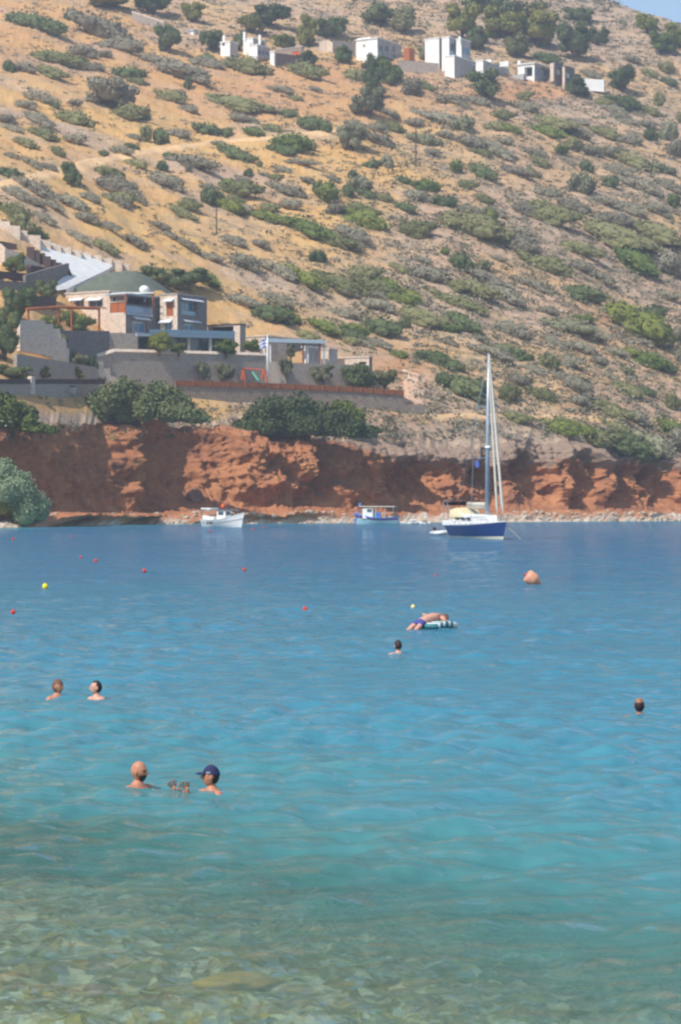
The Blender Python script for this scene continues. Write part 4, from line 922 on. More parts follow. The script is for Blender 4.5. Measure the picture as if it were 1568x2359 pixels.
# flagpole and flag
fp = thing('flagpole', 'tall white flagpole in the villa garden with a blue and white striped flag', 'flagpole', pix(616, 880, 437))
MB().tube([pix(616, 884, 437), pix(616, 774, 437)], [.19, .13], 10).build('pole', M['white'], fp, smooth=True, world=True)
MB().ball(pix(616, 773, 437), .2).build('finial', M['white'], fp, world=True)
for s_ in range(5):
    m = MB()
    def fpnt(a, b):
        p = pix(614.5, 779 + b * 20, 437); x = a * 1.25; return p + Vector((-x, .25*sin(a*7+b), -.75*a*a - .1*sin(a*6)))
    for k in range(8): m.quad(fpnt(k/8, s_/5), fpnt((k+1)/8, s_/5), fpnt((k+1)/8, (s_+1)/5), fpnt(k/8, (s_+1)/5))
    m.build('flag_stripe', M['flagblue'] if s_ % 2 == 0 else M['white'], fp, world=True)
# retaining walls, garden walls, fences (distance 0 = where the land is; below 5 = metres from the retaining line)
wallrun('retaining_wall', 'long dark stone retaining wall in front of the villa', 'wall', 'grey_stone', [(222, 822, 880, .01), (262, 810, 882, .01), (470, 815, 886, .01), (612, 819, 890, .01)], .8, 'pale_stone', depth=2)
wallrun('retaining_wall', 'stone retaining wall right of the flagpole under the pool house', 'wall', 'grey_stone', [(662, 835, 888, .01), (852, 841, 890, .01)], .8, depth=2)
wallrun('garden_wall', 'pale stone wall piece beside the flagpole', 'wall', 'pale_stone', [(618, 833, 884, -.6), (662, 834, 886, -.6)], .6, depth=2)
wallrun('garden_wall', 'stepped pale stone stair wall at the left end of the retaining wall', 'wall', 'pale_stone', [(222, 832, 885, -1.5), (238, 832, 886, -1.5), (238.5, 848, 886, -1.5), (254, 848, 886, -1.5), (254.5, 864, 888, -1.5), (272, 870, 888, -1.5)], .6, depth=2)
wallrun('garden_wall', 'dark stone wall panel under the timber pergola left of the villa', 'wall', 'dark_or_shaded_stone', [(138, 761, 815, 406), (253, 762, 818, 420)], .6, depth=2)
wallrun('garden_wall', 'pale stone stepped wall at the left of the pergola', 'wall', 'pale_stone', [(47, 737, 780, 392), (104, 737, 790, 397), (105, 746, 792, 397), (122, 746, 797, 399), (123, 757, 800, 399), (138, 757, 806, 400), (139, 776, 815, 400), (152, 780, 815, 401), (153, 800, 822, 401), (160, 802, 822, 402)], .7, depth=2)
wallrun('garden_wall', 'low grey stone wall on the left terrace under the garden bushes', 'wall', 'grey_stone', [(40, 815, 850, 378), (130, 830, 862, 394), (225, 846, 870, 413)], .6, depth=2)
wallrun('stone_wall', 'stone base wall under the rust coloured fence', 'wall', 'brown_stone', [(405, 888, 920, -3.5), (620, 894, 930, -5), (800, 902, 940, -6), (929, 910, 942, -6)], .7, depth=2.5)
wallrun('stone_wall', 'grey stone base wall under the dark fence at the left', 'wall', 'grey_stone', [(-60, 884, 912, 0), (60, 884, 912, 0), (180, 884, 912, 0), (243, 884, 910, 0)], .7, depth=2)
wallrun('stone_wall', 'short low wall at the bottom of the pink dirt ramp', 'wall', 'brown_stone', [(929, 930, 942, 450), (978, 932, 944, 452)], .6, depth=1)
def fence(name, label, mt, pts, n):
    root = wallrun(name, label, 'fence', mt, pts, .12, depth=0)
    for k in range(n + 1):
        s_ = k / n * (len(pts) - 1.0001); i = int(s_); f = s_ - i; q = [pts[i][c] * (1-f) + pts[i+1][c] * f for c in range(4)]
        MB().tube([pix(q[0], q[2], q[3] - .12), pix(q[0], q[1] - 1, q[3] - .12)], .1, 6).build('post', M[mt], root, world=True)
fence('boundary_fence', 'long rust coloured board fence along the villa garden', 'rust', [(405, 876, 888, YW(405) - 3.7), (620, 882, 894, YW(620) - 5.2), (800, 890, 902, YW(800) - 6.2), (929, 899, 911, YW(929) - 6.2)], 16)
fence('boundary_fence', 'dark brown board fence at the lower left of the villa', 'dark_wood', [(u_, 873, 884, ground(u_, 912)[0].y - .5) for u_ in (-60, 60, 180, 241)], 8)
wallrun('pillar', 'pale stone pillar in the dark brown fence', 'pillar', 'pale_stone', [(74, 866, 886, ground(74, 912)[0].y - .7), (82, 866, 886, ground(82, 912)[0].y - .7)], .7, depth=1.5)
ub_ = thing('utility_box', 'grey metal utility box hung on the wall below the dark fence', 'box', pix(163, 905, ground(163, 912)[0].y - 1))
m = MB(); m.box(pix(163, 897, ground(163, 912)[0].y - 1), (1.7, .7, 1.3)); m.build('cabinet', M['concrete'], ub_, world=True); MB().box(pix(163, 890, ground(163, 912)[0].y - 1), (1.9, .9, .25)).build('lid', M['dark'], ub_, world=True)
# driveway and its stepped walls
V = []; 
KL = [ground(u, v)[0] + Vector((0, -.5, .9)) for u, v in ((-60, 520), (160, 640), (104, 686))]
KR = [ground(u, v)[0] + Vector((0, .5, .9)) for u, v in ((-60, 508), (268, 622), (152, 678))]
for k in range(17):
    s_ = k / 16; i = 0 if s_ < .7 else 1; f = s_ / .7 if i == 0 else (s_ - .7) / .3
    V.append(KL[i].lerp(KL[i+1], f)); V.append(KR[i].lerp(KR[i+1], f))
m = MB(); m.add([v + Vector((0, 0, .1)) for v in V] + [v - Vector((0, 0, 1.6)) for v in V], [(2*i, 2*i+2, 2*i+3, 2*i+1) for i in range(16)] + [(2*i, 34+2*i, 36+2*i, 2*i+2) for i in range(16)] + [(2*i+1, 2*i+3, 37+2*i, 35+2*i) for i in range(16)])
dv = m.build('driveway', M['drive']); dv['kind'] = 'structure'
pts = []
for k in range(14):
    u = -30 + k * 23.5; v = np.interp(u, [-30, 0, 110, 275], [500, 511, 562, 606]); Yc = ground(u, v + 16)[0].y
    pts += [(u, v, v + 34, Yc), (u + 23, v + 1, v + 36, Yc)]
wallrun('stepped_wall', 'pale stepped stone wall along the upper side of the concrete drive', 'wall', 'pale_stone', pts, .6, depth=1)
pts = []
for k in range(8):
    u = 62 + k * 12.5; v = 568 + k * 7.2; Yc = ground(u, v + 22)[0].y; pts += [(u, v, v + 24, Yc), (u + 12.2, v + .6, v + 26, Yc)]
wallrun('stepped_wall', 'dark stepped wall along the lower side of the concrete drive', 'wall', 'dark_wood', pts, .5, depth=1)
wallrun('stepped_wall', 'dark stone wall block under the left end of the concrete drive', 'wall', 'dark_or_shaded_stone', [(60, 634, 665, 0), (100, 622, 668, 0), (160, 606, 652, 0)], .6, depth=2)
wallrun('terrace_wall', 'pale sloping stone wall at the left edge below the drive', 'wall', 'pale_stone', [(-40, 545, 600, 0), (0, 560, 605, 0), (12, 572, 612, 0), (45, 580, 622, 0), (108, 618, 634, 0)], .6, depth=2)
wallrun('terrace_wall', 'long dark brown wall behind the flowering bush at the left edge', 'wall', 'dark_wood', [(-40, 622, 640, 0), (0, 624, 642, 0), (62, 630, 650, 0), (68, 610, 632, 0), (108, 616, 636, 0)], .5, depth=1)
wallrun('terrace_wall', 'low grey stone wall at the left edge below the brown wall', 'wall', 'dark_or_shaded_stone', [(-40, 642, 672, 0), (60, 650, 676, 0)], .5, depth=2)
wallrun('terrace_wall', 'dark wall piece at the end of the villa left wing', 'wall', 'dark_wood', [(70, 681, 712, 0), (131, 683, 712, 0)], .5, depth=1)
wallrun('terrace_wall', 'small dark wall block at the very left edge above the terraces', 'wall', 'dark_wood', [(-40, 552, 566, 0), (10, 556, 572, 0), (40, 562, 574, 0)], .5, depth=1)
# timber pergola
pg = thing('pergola', 'orange timber pergola on the terrace left of the villa', 'pergola', pix(140, 765, 416))
m = MB(); A, B, C_ = pix(62, 712, 402), pix(137, 707, 412), pix(230, 710, 424)
for a, b in ((A, B), (B, C_)): m.tube([a, b], .28, 4)
m.build('beam', M['orange_wood'], pg, world=True)
m = MB()
for k in range(12):
    a = A.lerp(B, min(k / 6, 1)) if k < 6 else B.lerp(C_, (k - 6) / 5); m.tube([a + UP*.2, a + UP*.2 + Vector((.6, 6, .3))], .1, 4)
m.build('rafters', M['orange_wood'], pg, world=True)
for u, vt, vb, Y_ in ((66, 713, 742, 402.5), (136, 709, 770, 412), (166, 712, 770, 419), (229, 712, 770, 424)):
    MB().tube([pix(u, vb, Y_), pix(u, vt, Y_)], .2, 4).build('post', M['orange_wood'], pg, world=True)
# play set
pl = thing('swing_set', 'orange framed swing set with a green slide in the garden by the flagpole', 'play set', pix(585, 876, 434.5))
for a, b, c, d in ((556, 876, 560, 848), (564, 876, 560, 848), (602, 874, 608, 852), (616, 878, 608, 852)): MB().tube([pix(a, b, 434.5), pix(c, d, 434.5)], .16, 6).build('leg', M['orange'], pl, world=True)
MB().tube([pix(560, 848, 434.5), pix(608, 852, 434.5)], .12, 6).build('crossbar', M['orange'], pl, world=True)
MB().quad(pix(580, 857, 434.1), pix(586, 857, 434.9), pix(599, 875, 433.9), pix(593, 877, 433.1)).tube([pix(582, 857, 434.1), pix(595, 877, 433.1)], .2, 6).build('slide', M['greenplastic'], pl, world=True)
# --- upper houses; shade of the right faces is put into the wall colour
def up(name, label, uc, Y, vb): return thing(name, label, 'house', pix(uc, vb, Y))
Ya = ground(575, 142)[0].y; Yb_ = ground(870, 150)[0].y; Yc_ = ground(1020, 172)[0].y; Yd_ = ground(1225, 188)[0].y
a = up('white_house', 'small white house with blue shutters and white chimneys between the dark trees', 590, Ya, 140)
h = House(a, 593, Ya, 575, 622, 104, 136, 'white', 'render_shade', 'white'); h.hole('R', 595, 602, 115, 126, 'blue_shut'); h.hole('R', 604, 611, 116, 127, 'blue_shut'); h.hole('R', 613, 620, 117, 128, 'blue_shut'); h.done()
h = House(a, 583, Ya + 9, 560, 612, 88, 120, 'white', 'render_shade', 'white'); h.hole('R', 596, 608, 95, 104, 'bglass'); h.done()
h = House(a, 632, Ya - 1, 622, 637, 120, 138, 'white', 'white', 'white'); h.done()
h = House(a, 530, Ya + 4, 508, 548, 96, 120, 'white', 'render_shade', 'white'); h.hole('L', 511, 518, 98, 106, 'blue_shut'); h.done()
for u_, v_ in ((560, 73), (595, 80), (513, 81)): slabw(a, 'chimney', 'white', u_ + 5, Ya + 7, u_, None, v_, v_ + 22)
slabw(a, 'base_trim', 'red_trim', 596, Ya - 1.6, None, 636, 134, 140)
a = up('low_house', 'low house with an orange door and a dark wall right of the blue shuttered house', 690, Ya + 4, 140)
h = House(a, 694, Ya + 6, 636, 700, 109, 125, 'brown_stone', 'pale_stone', 'concrete'); h.hole('L', 674, 690, 118, 129, 'orange', 'door', .2, 'orange_wood'); h.done()
wallrun('garden_wall', 'dark plum coloured wall under the low house with the orange door', 'wall', 'dark_wood', [(638, 122, 146, Ya - 1), (700, 130, 148, Ya + 1)], .5, depth=3)
a = up('white_house', 'white two storey house with a bright blank left wall and grey front windows', 870, Yb_, 140)
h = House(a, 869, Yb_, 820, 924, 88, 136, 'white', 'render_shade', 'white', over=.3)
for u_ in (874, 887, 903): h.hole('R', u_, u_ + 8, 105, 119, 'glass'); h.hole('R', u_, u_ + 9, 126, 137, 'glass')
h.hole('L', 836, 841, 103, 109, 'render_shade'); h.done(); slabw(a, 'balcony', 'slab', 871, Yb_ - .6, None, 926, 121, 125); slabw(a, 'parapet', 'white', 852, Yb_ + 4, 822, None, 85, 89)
wallrun('garden_wall', 'grey wall on the left of the second white house', 'wall', 'dark_or_shaded_stone', [(768, 94, 112, Yb_ + 8), (818, 99, 122, Yb_ + 8)], .5, depth=3)
wallrun('garden_wall', 'small pale ruin wall left of the grey wall on the upper hill', 'wall', 'pale_stone', [(735, 96, 110, Yb_ + 10), (754, 92, 112, Yb_ + 10), (766, 98, 118, Yb_ + 9)], .5, depth=3)
wallrun('garden_wall', 'dark grey terrace wall between the two largest white houses', 'wall', 'grey_stone', [(918, 138, 166, Yc_ - 4), (1010, 146, 170, Yc_ - 2)], .6, depth=3)
a = up('white_house', 'large white cube house with blue glass windows and a long grey shaded lower wing', 1020, Yc_, 170)
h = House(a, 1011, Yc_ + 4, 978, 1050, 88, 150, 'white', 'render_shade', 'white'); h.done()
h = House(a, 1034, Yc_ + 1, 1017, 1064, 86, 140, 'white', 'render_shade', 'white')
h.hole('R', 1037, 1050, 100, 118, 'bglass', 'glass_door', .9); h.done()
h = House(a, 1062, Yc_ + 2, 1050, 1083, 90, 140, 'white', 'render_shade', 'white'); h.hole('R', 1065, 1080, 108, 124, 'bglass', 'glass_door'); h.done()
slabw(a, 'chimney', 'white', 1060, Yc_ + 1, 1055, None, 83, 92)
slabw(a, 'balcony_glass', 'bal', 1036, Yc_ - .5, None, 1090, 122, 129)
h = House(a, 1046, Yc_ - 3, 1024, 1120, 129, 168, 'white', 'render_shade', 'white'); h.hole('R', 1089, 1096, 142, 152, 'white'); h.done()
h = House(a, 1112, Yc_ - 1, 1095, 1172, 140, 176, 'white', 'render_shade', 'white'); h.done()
for u_, v_ in ((1110, 137), (1150, 140)): slabw(a, 'parapet', 'white', u_ + 20, Yc_ + 3, u_, u_ + 22, v_, v_ + 12)
wallrun('shelter', 'orange and pale shed between the two largest white houses', 'shed', 'orange_wood', [(930, 112, 132, Yc_ + 3), (942, 110, 136, Yc_ + 2)], 3, depth=2)
a = up('modern_house', 'white and grey modern house with a flat roof and a tall white chimney', 1225, Yd_, 186)
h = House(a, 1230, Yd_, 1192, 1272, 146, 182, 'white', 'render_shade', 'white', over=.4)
h.hole('L', 1207, 1225, 154, 176, 'dark', 'opening', 1.5); h.hole('R', 1233, 1242, 158, 174, 'bglass', 'glass_door'); h.hole('R', 1246, 1268, 158, 176, 'glass', 'glass_door', 1.2); h.done()  # left opening has its shade painted on a dark back sheet
slabw(a, 'chimney', 'white', 1197, Yd_ + 3, 1191, None, 139, 158)
slabw(a, 'parapet', 'concrete', 1205, Yd_ - 2, 1172, 1212, 170, 184)
slabw(a, 'pillar', 'pale_stone', 1274, Yd_ - 1, 1266, None, 145, 186)
a = up('stone_house', 'dark stone house blocks at the right end of the upper row of houses', 1300, Yd_ + 2, 192)
h = House(a, 1278, Yd_ - .5, 1272, 1296, 145, 192, 'dark_or_shaded_stone', 'dark_or_shaded_stone', 'dark_or_shaded_stone'); h.hole('R', 1281, 1291, 160, 172, 'white'); h.done()
h = House(a, 1300, Yd_ - .5, 1294, 1322, 153, 194, 'pale_stone', 'dark_or_shaded_stone', 'dark_or_shaded_stone'); h.hole('R', 1303, 1313, 167, 180, 'white'); h.done()
h = House(a, 1326, Yd_ + 1, 1321, 1336, 172, 192, 'dark_wood', 'dark_wood', 'dark_wood'); h.done()
a = up('garden_wall', 'low white wall at the right end of the row of upper houses', 1340, Yd_ + 4, 198); a['category'] = 'wall'
wallrun('rendered_wall', None, None, 'white', [(1336, 180, 196, Yd_ + 4), (1390, 184, 200, Yd_ + 3)], .5, parent=a); wallrun('end_wall', None, None, 'render_shade', [(1390, 184, 200, Yd_ + 3), (1392, 183, 199, Yd_ + 6)], .4, parent=a)  # end wall takes the shaded copy of the white
wallrun('garden_wall', 'dark sloping wall high on the upper left hill', 'wall', 'grey_stone', [(304, 28, 44, ground(304, 46)[0].y), (378, 52, 64, ground(378, 66)[0].y)], .6, 'pale_stone', depth=2)
a = up('white_shed', 'tiny pale blue roofed shed on the upper left hill among trees', 442, ground(442, 80)[0].y, 80); a['category'] = 'shed'
slabw(a, 'wall', 'white', 446, ground(442, 80)[0].y, 434, 456, 70, 82); slabw(a, 'roof', 'slab', 446, ground(442, 80)[0].y - .4, 430, 458, 67, 70)
# poles on the hill
for u, vt, vb, lb in ((957, 290, 384, 'thin brown utility pole in the middle of the upper slope'), (1411, 196, 260, 'brown utility pole near the trees at the upper right'), (499, 478, 538, 'thin utility pole on the left slope above the villa'), (1413, -10, 18, 'thin mast on the skyline at the upper right')):
    g_ = ground(u, vb)[0]; r_ = thing('utility_pole', lb, 'pole', g_); wpx_ = .15 if u != 1413 else .1
    MB().tube([g_ - UP, Vector((g_.x, g_.y, zrow(vt, g_)))], [wpx_*1.15, wpx_*.8], 8).build('shaft', M['bark'], r_, world=True)
    t_ = Vector((g_.x, g_.y, zrow(vt, g_) - .6)); MB().tube([t_ - Vector((.7, 0, 0)), t_ + Vector((.7, 0, 0))], .07, 6).build('crossarm', M['bark'], r_, world=True)
# garden bushes and trees around the villa
GB = [('garden bush', 'round dark green bush on the terrace below the balconies', 366, 812, 66, 44, 'b', YW(366) - .6), ('garden bush', 'small green bush right of the round terrace bush', 412, 814, 38, 24, 'b', YW(412) - .6),
 ('garden bush', 'dense green bush at the right end of the terrace', 520, 818, 60, 34, 'b', YW(520) - .6), ('garden bush', 'round green bush between the terrace and the flagpole', 582, 818, 42, 32, 'b', YW(582) + 2),
 ('garden bush', 'long dark hedge under the timber pergola', 185, 768, 90, 50, 'b', 0), ('garden bush', 'dark green bush against the pergola post', 120, 768, 60, 38, 'b', 0), ('garden bush', 'dark bush below the pergola by the stone panel', 195, 812, 80, 44, 'd', 0),
 ('garden bush', 'olive green bush on the left terrace slope', 125, 832, 62, 56, 'o', 0), ('garden bush', 'pale green bush right of the olive garden bush', 178, 848, 50, 38, 's', 0), ('garden bush', 'yellow green bush behind the dark fence', 172, 874, 52, 28, 'y', 0),
 ('garden bush', 'yellow green flowering bush behind the fence pillar', 92, 872, 54, 26, 'y', 0), ('garden bush', 'dark bush at the end of the stepped stair wall', 214, 868, 24, 42, 'd', 0), ('garden bush', 'big green bush at the left edge on the terrace', 12, 830, 90, 100, 'd', 0),
 ('garden bush', 'light green bush at the left edge under the terraces', 22, 770, 60, 44, 'y', 0), ('garden bush', 'dark green tree bush left of the pergola', 44, 742, 84, 84, 'd', 0), ('garden bush', 'dense dark hedge behind the dark fence at the left edge', 30, 874, 100, 30, 'd', 0),
 ('garden bush', 'bright green bush with orange flowers before the brown wall', 35, 630, 54, 44, 'b', 0), ('garden bush', 'green bush left of the drive entrance', 110, 690, 60, 42, 'd', 0), ('garden bush', 'small dark bush beside the drive', 150, 640, 40, 20, 'd', 0),
 ('garden tree', 'small silver olive tree in front of the retaining wall', 468, 884, 36, 48, 's', YW(468) - 1.6), ('garden tree', 'pale olive tree right of the small silver one', 522, 886, 46, 46, 's', YW(522) - 1.6), ('garden tree', 'small olive tree by the pale wall right of the flagpole', 660, 884, 30, 52, 's', YW(660) - 2),
 ('garden tree', 'thin pale tree in front of the right retaining wall', 742, 888, 46, 44, 's', YW(742) - 1.5), ('garden tree', 'slim tree beside the pool house', 670, 836, 24, 38, 's', 449), ('garden bush', 'dark green shrub mass behind the villa on the right', 430, 664, 150, 44, 'd', 0), ('garden bush', 'dark green shrub mass right behind the curved roof', 360, 662, 90, 44, 'd', 0)]
for i_, (nm, lb, u, vb, wp, hp, kd, Y_) in enumerate(GB):
    tree(nm.replace(' ', '_'), lb, u, vb, wp*1.2, hp*1.15, kd, 3000, .22 if 'tree' in nm else .03, 140 + i_, 'plants in the villa garden', None, .13, Y=Y_)

# ------------------------------------------------------------------ boats
def hull_mesh(L, B, fb_bow, fb_mid, fb_stern, draft, tr=.7, rake=.5, n=26, m=9, z0=None, z1=None, bowfull=2.2):
    """closed hull, bow at +x; z0..z1 picks a band of the topsides"""
    P = []
    for i in range(n + 1):
        s_ = i / n; x = -L/2 + L*s_
        hb = B/2 * (tr + (1 - tr) * min(s_ / .42, 1) ** .8 if s_ < .42 else max(1 - ((s_ - .42) / .58) ** bowfull, 0))
        zt = fb_mid + (fb_bow - fb_mid) * max((s_ - .4) / .6, 0) ** 1.8 + (fb_stern - fb_mid) * max((.4 - s_) / .4, 0) ** 1.6
        kz = -draft * (1 - max((s_ - .8) / .2, 0) ** 2 * .9) * (1 - max((.2 - s_) / .2, 0) * .5)
        row = []
        for j in range(m + 1):
            t = j / m; z = kz + (zt - kz) * t; y = hb * (t ** .45) * (1 - .06 * (1 - t)); xx = x + (rake * (z - 0) / max(fb_bow, .1) * max((s_ - .75) / .25, 0) ** 1.5)
            row.append((xx, y, z, zt))
        P.append(row)
    return P
def hull_parts(P, band=None):
    V = []; Fc = []; m = len(P[0]) - 1
    for r_ in P:
        for j, (x, y, z, zt) in enumerate(r_): V.append((x, y, z))
    n1 = len(V)
    for r_ in P:
        for j, (x, y, z, zt) in enumerate(r_): V.append((x, -y, z))
    w_ = m + 1
    for i in range(len(P) - 1):
        for j in range(m):
            a = i*w_+j; Fc.append((a, a+w_, a+w_+1, a+1)); a += n1; Fc.append((a, a+1, a+w_+1, a+w_))
        a, b = i*w_+m, (i+1)*w_+m; Fc.append((a, b, n1+b, n1+a))
    Fc.append(tuple(range(m + 1)) + tuple(n1 + j for j in range(m, -1, -1)))
    return V, Fc
def strip(P, f0, f1, out=.012):                    # a coloured band on the hull between height fractions of the topsides (0 = waterline, 1 = sheer)
    V = []; Fc = []; m = MB()
    def at(r_, zt_frac):
        zt = r_[0][3]; z = zt * zt_frac
        for j in range(len(r_) - 1):
            if r_[j][2] <= z <= r_[j+1][2] + 1e-6:
                t = (z - r_[j][2]) / max(r_[j+1][2] - r_[j][2], 1e-6); return r_[j][0] + (r_[j+1][0] - r_[j][0]) * t, r_[j][1] + (r_[j+1][1] - r_[j][1]) * t, z
        return r_[-1][:3]
    for s_ in (1, -1):
        for k in range(len(P) - 1):
            q = []
            for r_, ff in ((P[k], f0), (P[k+1], f0), (P[k+1], f1), (P[k], f1)):
                x, y, z = at(r_, ff); q.append((x + (out if k > len(P) - 4 else 0), s_ * (y + out), z))
            m.quad(*q)
    return m
def heading(a, b):                                 # rotation so that local +x points from a to b
    d = b - a; return atan2(d.y, d.x)
# --- yacht
ybow = wpix(1158, 1242); L_ = 11.0; ang = R(-69)
yc = ybow - Vector((cos(ang), sin(ang), 0)) * (L_/2)
yt = thing('sailing_yacht', 'navy blue sailing yacht with a tall mast, furled sails and a cream sprayhood at anchor', 'sailboat', (yc.x, yc.y, 0), ang)
P = hull_mesh(L_, 3.3, 1.72, 1.30, 1.30, .45, .72, .75)
MB().add(*hull_parts(P)).build('hull', M['navy'], yt, smooth=False)
strip(P, 0.0, .16, .015).build('waterline_stripe', M['boot'], yt); strip(P, .955, 1.0, .03).build('toe_rail', M['gel'], yt)
m = MB()                                           # coachroof
for k, (x0, x1, hw0, hw1, z0, z1) in enumerate([(-3.2, 3.0, 1.3, .7, 1.2, 2.25)]):
    V = [(x0, -hw0, z0), (x0, hw0, z0), (x1+1.0, hw1*.6, 1.45), (x1+1.0, -hw1*.6, 1.45), (x0, -hw0*.85, z1+.1), (x0, hw0*.85, z1+.1), (x1, hw1*.8, z1), (x1, -hw1*.8, z1)]
    m.add(V, [(0,1,2,3),(4,7,6,5),(0,4,5,1),(1,5,6,2),(2,6,7,3),(3,7,4,0)])
m.build('coachroof', M['gel'], yt, bevel=.12)
m = MB()
for sy_ in (-1, 1):
    for x in (-2.4, -1.3, -.2): m.box((x, sy_*(1.22 - (x+3.2)*.072), 1.9), (.75, .05, .2), (1, -sy_*.09, 0), (sy_*.09, 1, 0))
m.build('cabin_window', M['dark'], yt)
m = MB(); m.box((-4.1, 0, 1.45), (2.8, 2.8, .5)); m.build('cockpit_coaming', M['gel'], yt, bevel=.08)
m = MB()
for x, z in ((-4.6, 2.1),): m.ball((x, 0, z), (.42, .42, .42), 14, 8)
m = MB(); 
for k in range(16): a, b = 2*pi*k/16, 2*pi*(k+1)/16; m.tube([(-4.5, .42*cos(a), 2.0 + .42*sin(a)), (-4.5, .42*cos(b), 2.0 + .42*sin(b))], .03, 5)
m.tube([(-4.5, 0, 1.3), (-4.5, 0, 2.0)], .08, 6); m.build('steering_wheel', M['steel'], yt)
V = []; Fc = []                                    # sprayhood
for i, (x, hh, hw) in enumerate([(-4.0, .92, 1.3), (-3.2, .96, 1.3), (-2.4, .82, 1.25), (-1.6, .15, 1.1)]):
    for j in range(11): a = pi * j / 10; V.append((x, hw*cos(a), 2.0 + hh * sin(a) ** .3))
for i in range(3):
    for j in range(10): a = i*11+j; Fc.append((a, a+1, a+12, a+11))
o = MB().add(V, Fc).build('sprayhood', M['cream'], yt, smooth=True)
m = MB().box((-4.3, 0, 2.72), (1.4, 2.2, .1)); m.build('bimini_cover', M['cream'], yt, bevel=.04)
m = MB()                                           # solar arch and frame at the stern
for sy_ in (-1, 1): m.tube([(-5.3, sy_*1.3, 1.3), (-5.5, sy_*1.25, 3.5), (-3.2, sy_*1.2, 3.75)], .045, 6); m.tube([(-5.5, sy_*1.25, 2.9), (-3.4, sy_*1.2, 3.0)], .04, 6); m.tube([(-4.3, sy_*1.25, 1.5), (-4.6, sy_*1.22, 3.5)], .04, 6)
m.tube([(-5.5, -1.25, 3.5), (-5.5, 1.25, 3.5)], .045, 6); m.build('stern_arch', M['steel'], yt)
m = MB().box((-4.5, 0, 3.72), (1.9, 2.5, .07)).box((-5.5, 0, 3.3), (.06, 2.3, .3)); m.build('solar_panel', M['dark'], yt)
MH = 17.4
m = MB(); m.tube([(1.9, 0, 1.5), (2.1, 0, MH*.6), (2.3, 0, MH)], [.21, .19, .11], 10); mast = m.build('mast', M['alu'], yt, smooth=True)
m = MB()
for z, w_ in ((7.6, 1.35), (12.4, 1.0)): MB().tube([(2.05, -w_, z), (2.03, w_, z)], .05, 6).build('spreader', M['alu'], mast)
MB().ball((2.1, 0, 8.6), (.32, .32, .18), 14, 8).tube([(1.7, 0, 8.5), (2.0, 0, 8.5)], .07, 6).build('radar_dome', M['gel'], mast, smooth=True)
m = MB()
for sy_ in (-1, 1): m.tube([(1.6, sy_*1.55, 1.3), (1.75, sy_*1.35, 7.6), (1.9, sy_*1.0, 12.4), (2.25, 0, MH-.2)], .022, 4)
m.tube([(-5.6, 0, 1.3), (2.3, 0, MH)], .02, 4); m.build('rigging', M['steel'], yt)
m = MB(); m.tube([(1.7, 0, 2.95), (-2.6, 0, 3.05)], .13, 8); m.tube([(1.6, 0, 3.2), (-2.5, 0, 3.28)], [.24, .17], 8); m.build('boom', M['sail'], yt, smooth=True)
for x0, z0, x1, z1, r_ in ((5.6, 1.75, 2.4, MH-.15, .14), (4.3, 1.65, 2.35, MH-1.3, .13)):
    m = MB(); a, b = Vector((x0, 0, z0)), Vector((x1, 0, z1)); m.tube([a, a.lerp(b, .06), a.lerp(b, .1), a.lerp(b, .6), a.lerp(b, .95), b], [.04, .05, r_, r_*.9, r_*.4, .03], 8); m.build('furled_sail', M['sail'], yt, smooth=True)
m = MB()
for sy_ in (-1, 1):
    pts = []
    for k in range(8):
        r_ = P[2 + k*3 if 2 + k*3 < len(P) - 1 else len(P)-2][-1]; p = Vector((r_[0], sy_*(r_[1]-.06), r_[2])); m.tube([p, p + UP*.62], .02, 4); pts.append(p + UP*.62)
    m.tube(pts, .015, 4); m.tube([p - UP*.3 for p in pts], .012, 4)
m.build('guard_rail', M['steel'], yt)
m = MB()
for k in range(6): m.quad(*[Vector((-5.75 - .12*sin(a*2), .7 + .05*sin(3*b), 2.9 - b*.9)) + Vector((-.42*a, .25*a, -.5*a)) for a, b in ((k/6, 0), ((k+1)/6, 0), ((k+1)/6, 1), (k/6, 1))])
m.build('stern_flag', M['white'], yt)
m = MB()
for k in range(6): m.quad(*[Vector((-5.74 - .12*sin(a*2), .7 + .05*sin(3*b), 2.0 - b*.9)) + Vector((-.42*a, .25*a, -.5*a)) for a, b in ((k/6, 0), ((k+1)/6, 0), ((k+1)/6, 1), (k/6, 1))])
m.build('stern_flag_band', M['flagred'], yt)
MB().tube([(-5.6, .7, 1.2), (-5.75, .7, 3.0)], .03, 5).build('flagstaff', M['steel'], yt)
fl = MB(); fl.quad((1.74, -1.2, 7.35), (1.74, -.8, 7.3), (1.76, -.7, 6.75), (1.74, -1.1, 6.7)); fl.build('courtesy_flag', M['flagblue'], yt)
MB().ball((-5.2, .95, 1.7), (.16, .34, .34), 14, 8).build('life_buoy', M['orange'], yt, smooth=True)
m = MB(); m.tube([(5.5, 0, 1.55), (7.0, 1.0, .1), (7.4, 1.3, -.6)], .035, 5); m.build('anchor_chain', M['rope'], yt)
dg = wpix(1012, 1232); dn_ = thing('dinghy', 'small white inflatable dinghy tied behind the stern of the blue yacht', 'dinghy', (dg.x, dg.y, 0), R(-64))
m = MB(); 
for sy_ in (-1, 1): m.tube([(-1.0, sy_*.5, .2), (.5, sy_*.5, .22), (1.0, sy_*.3, .3), (1.2, 0, .36)], [.2, .2, .19, .16], 10)
m.build('tube', M['gel'], dn_, smooth=True); MB().box((-.05, 0, .1), (1.9, .8, .08)).box((-.9, 0, .3), (.06, .85, .35)).build('floor', M['concrete'], dn_); MB().box((-1.15, 0, .55), (.3, .28, .5)).build('outboard_motor', M['dark'], dn_, bevel=.05)
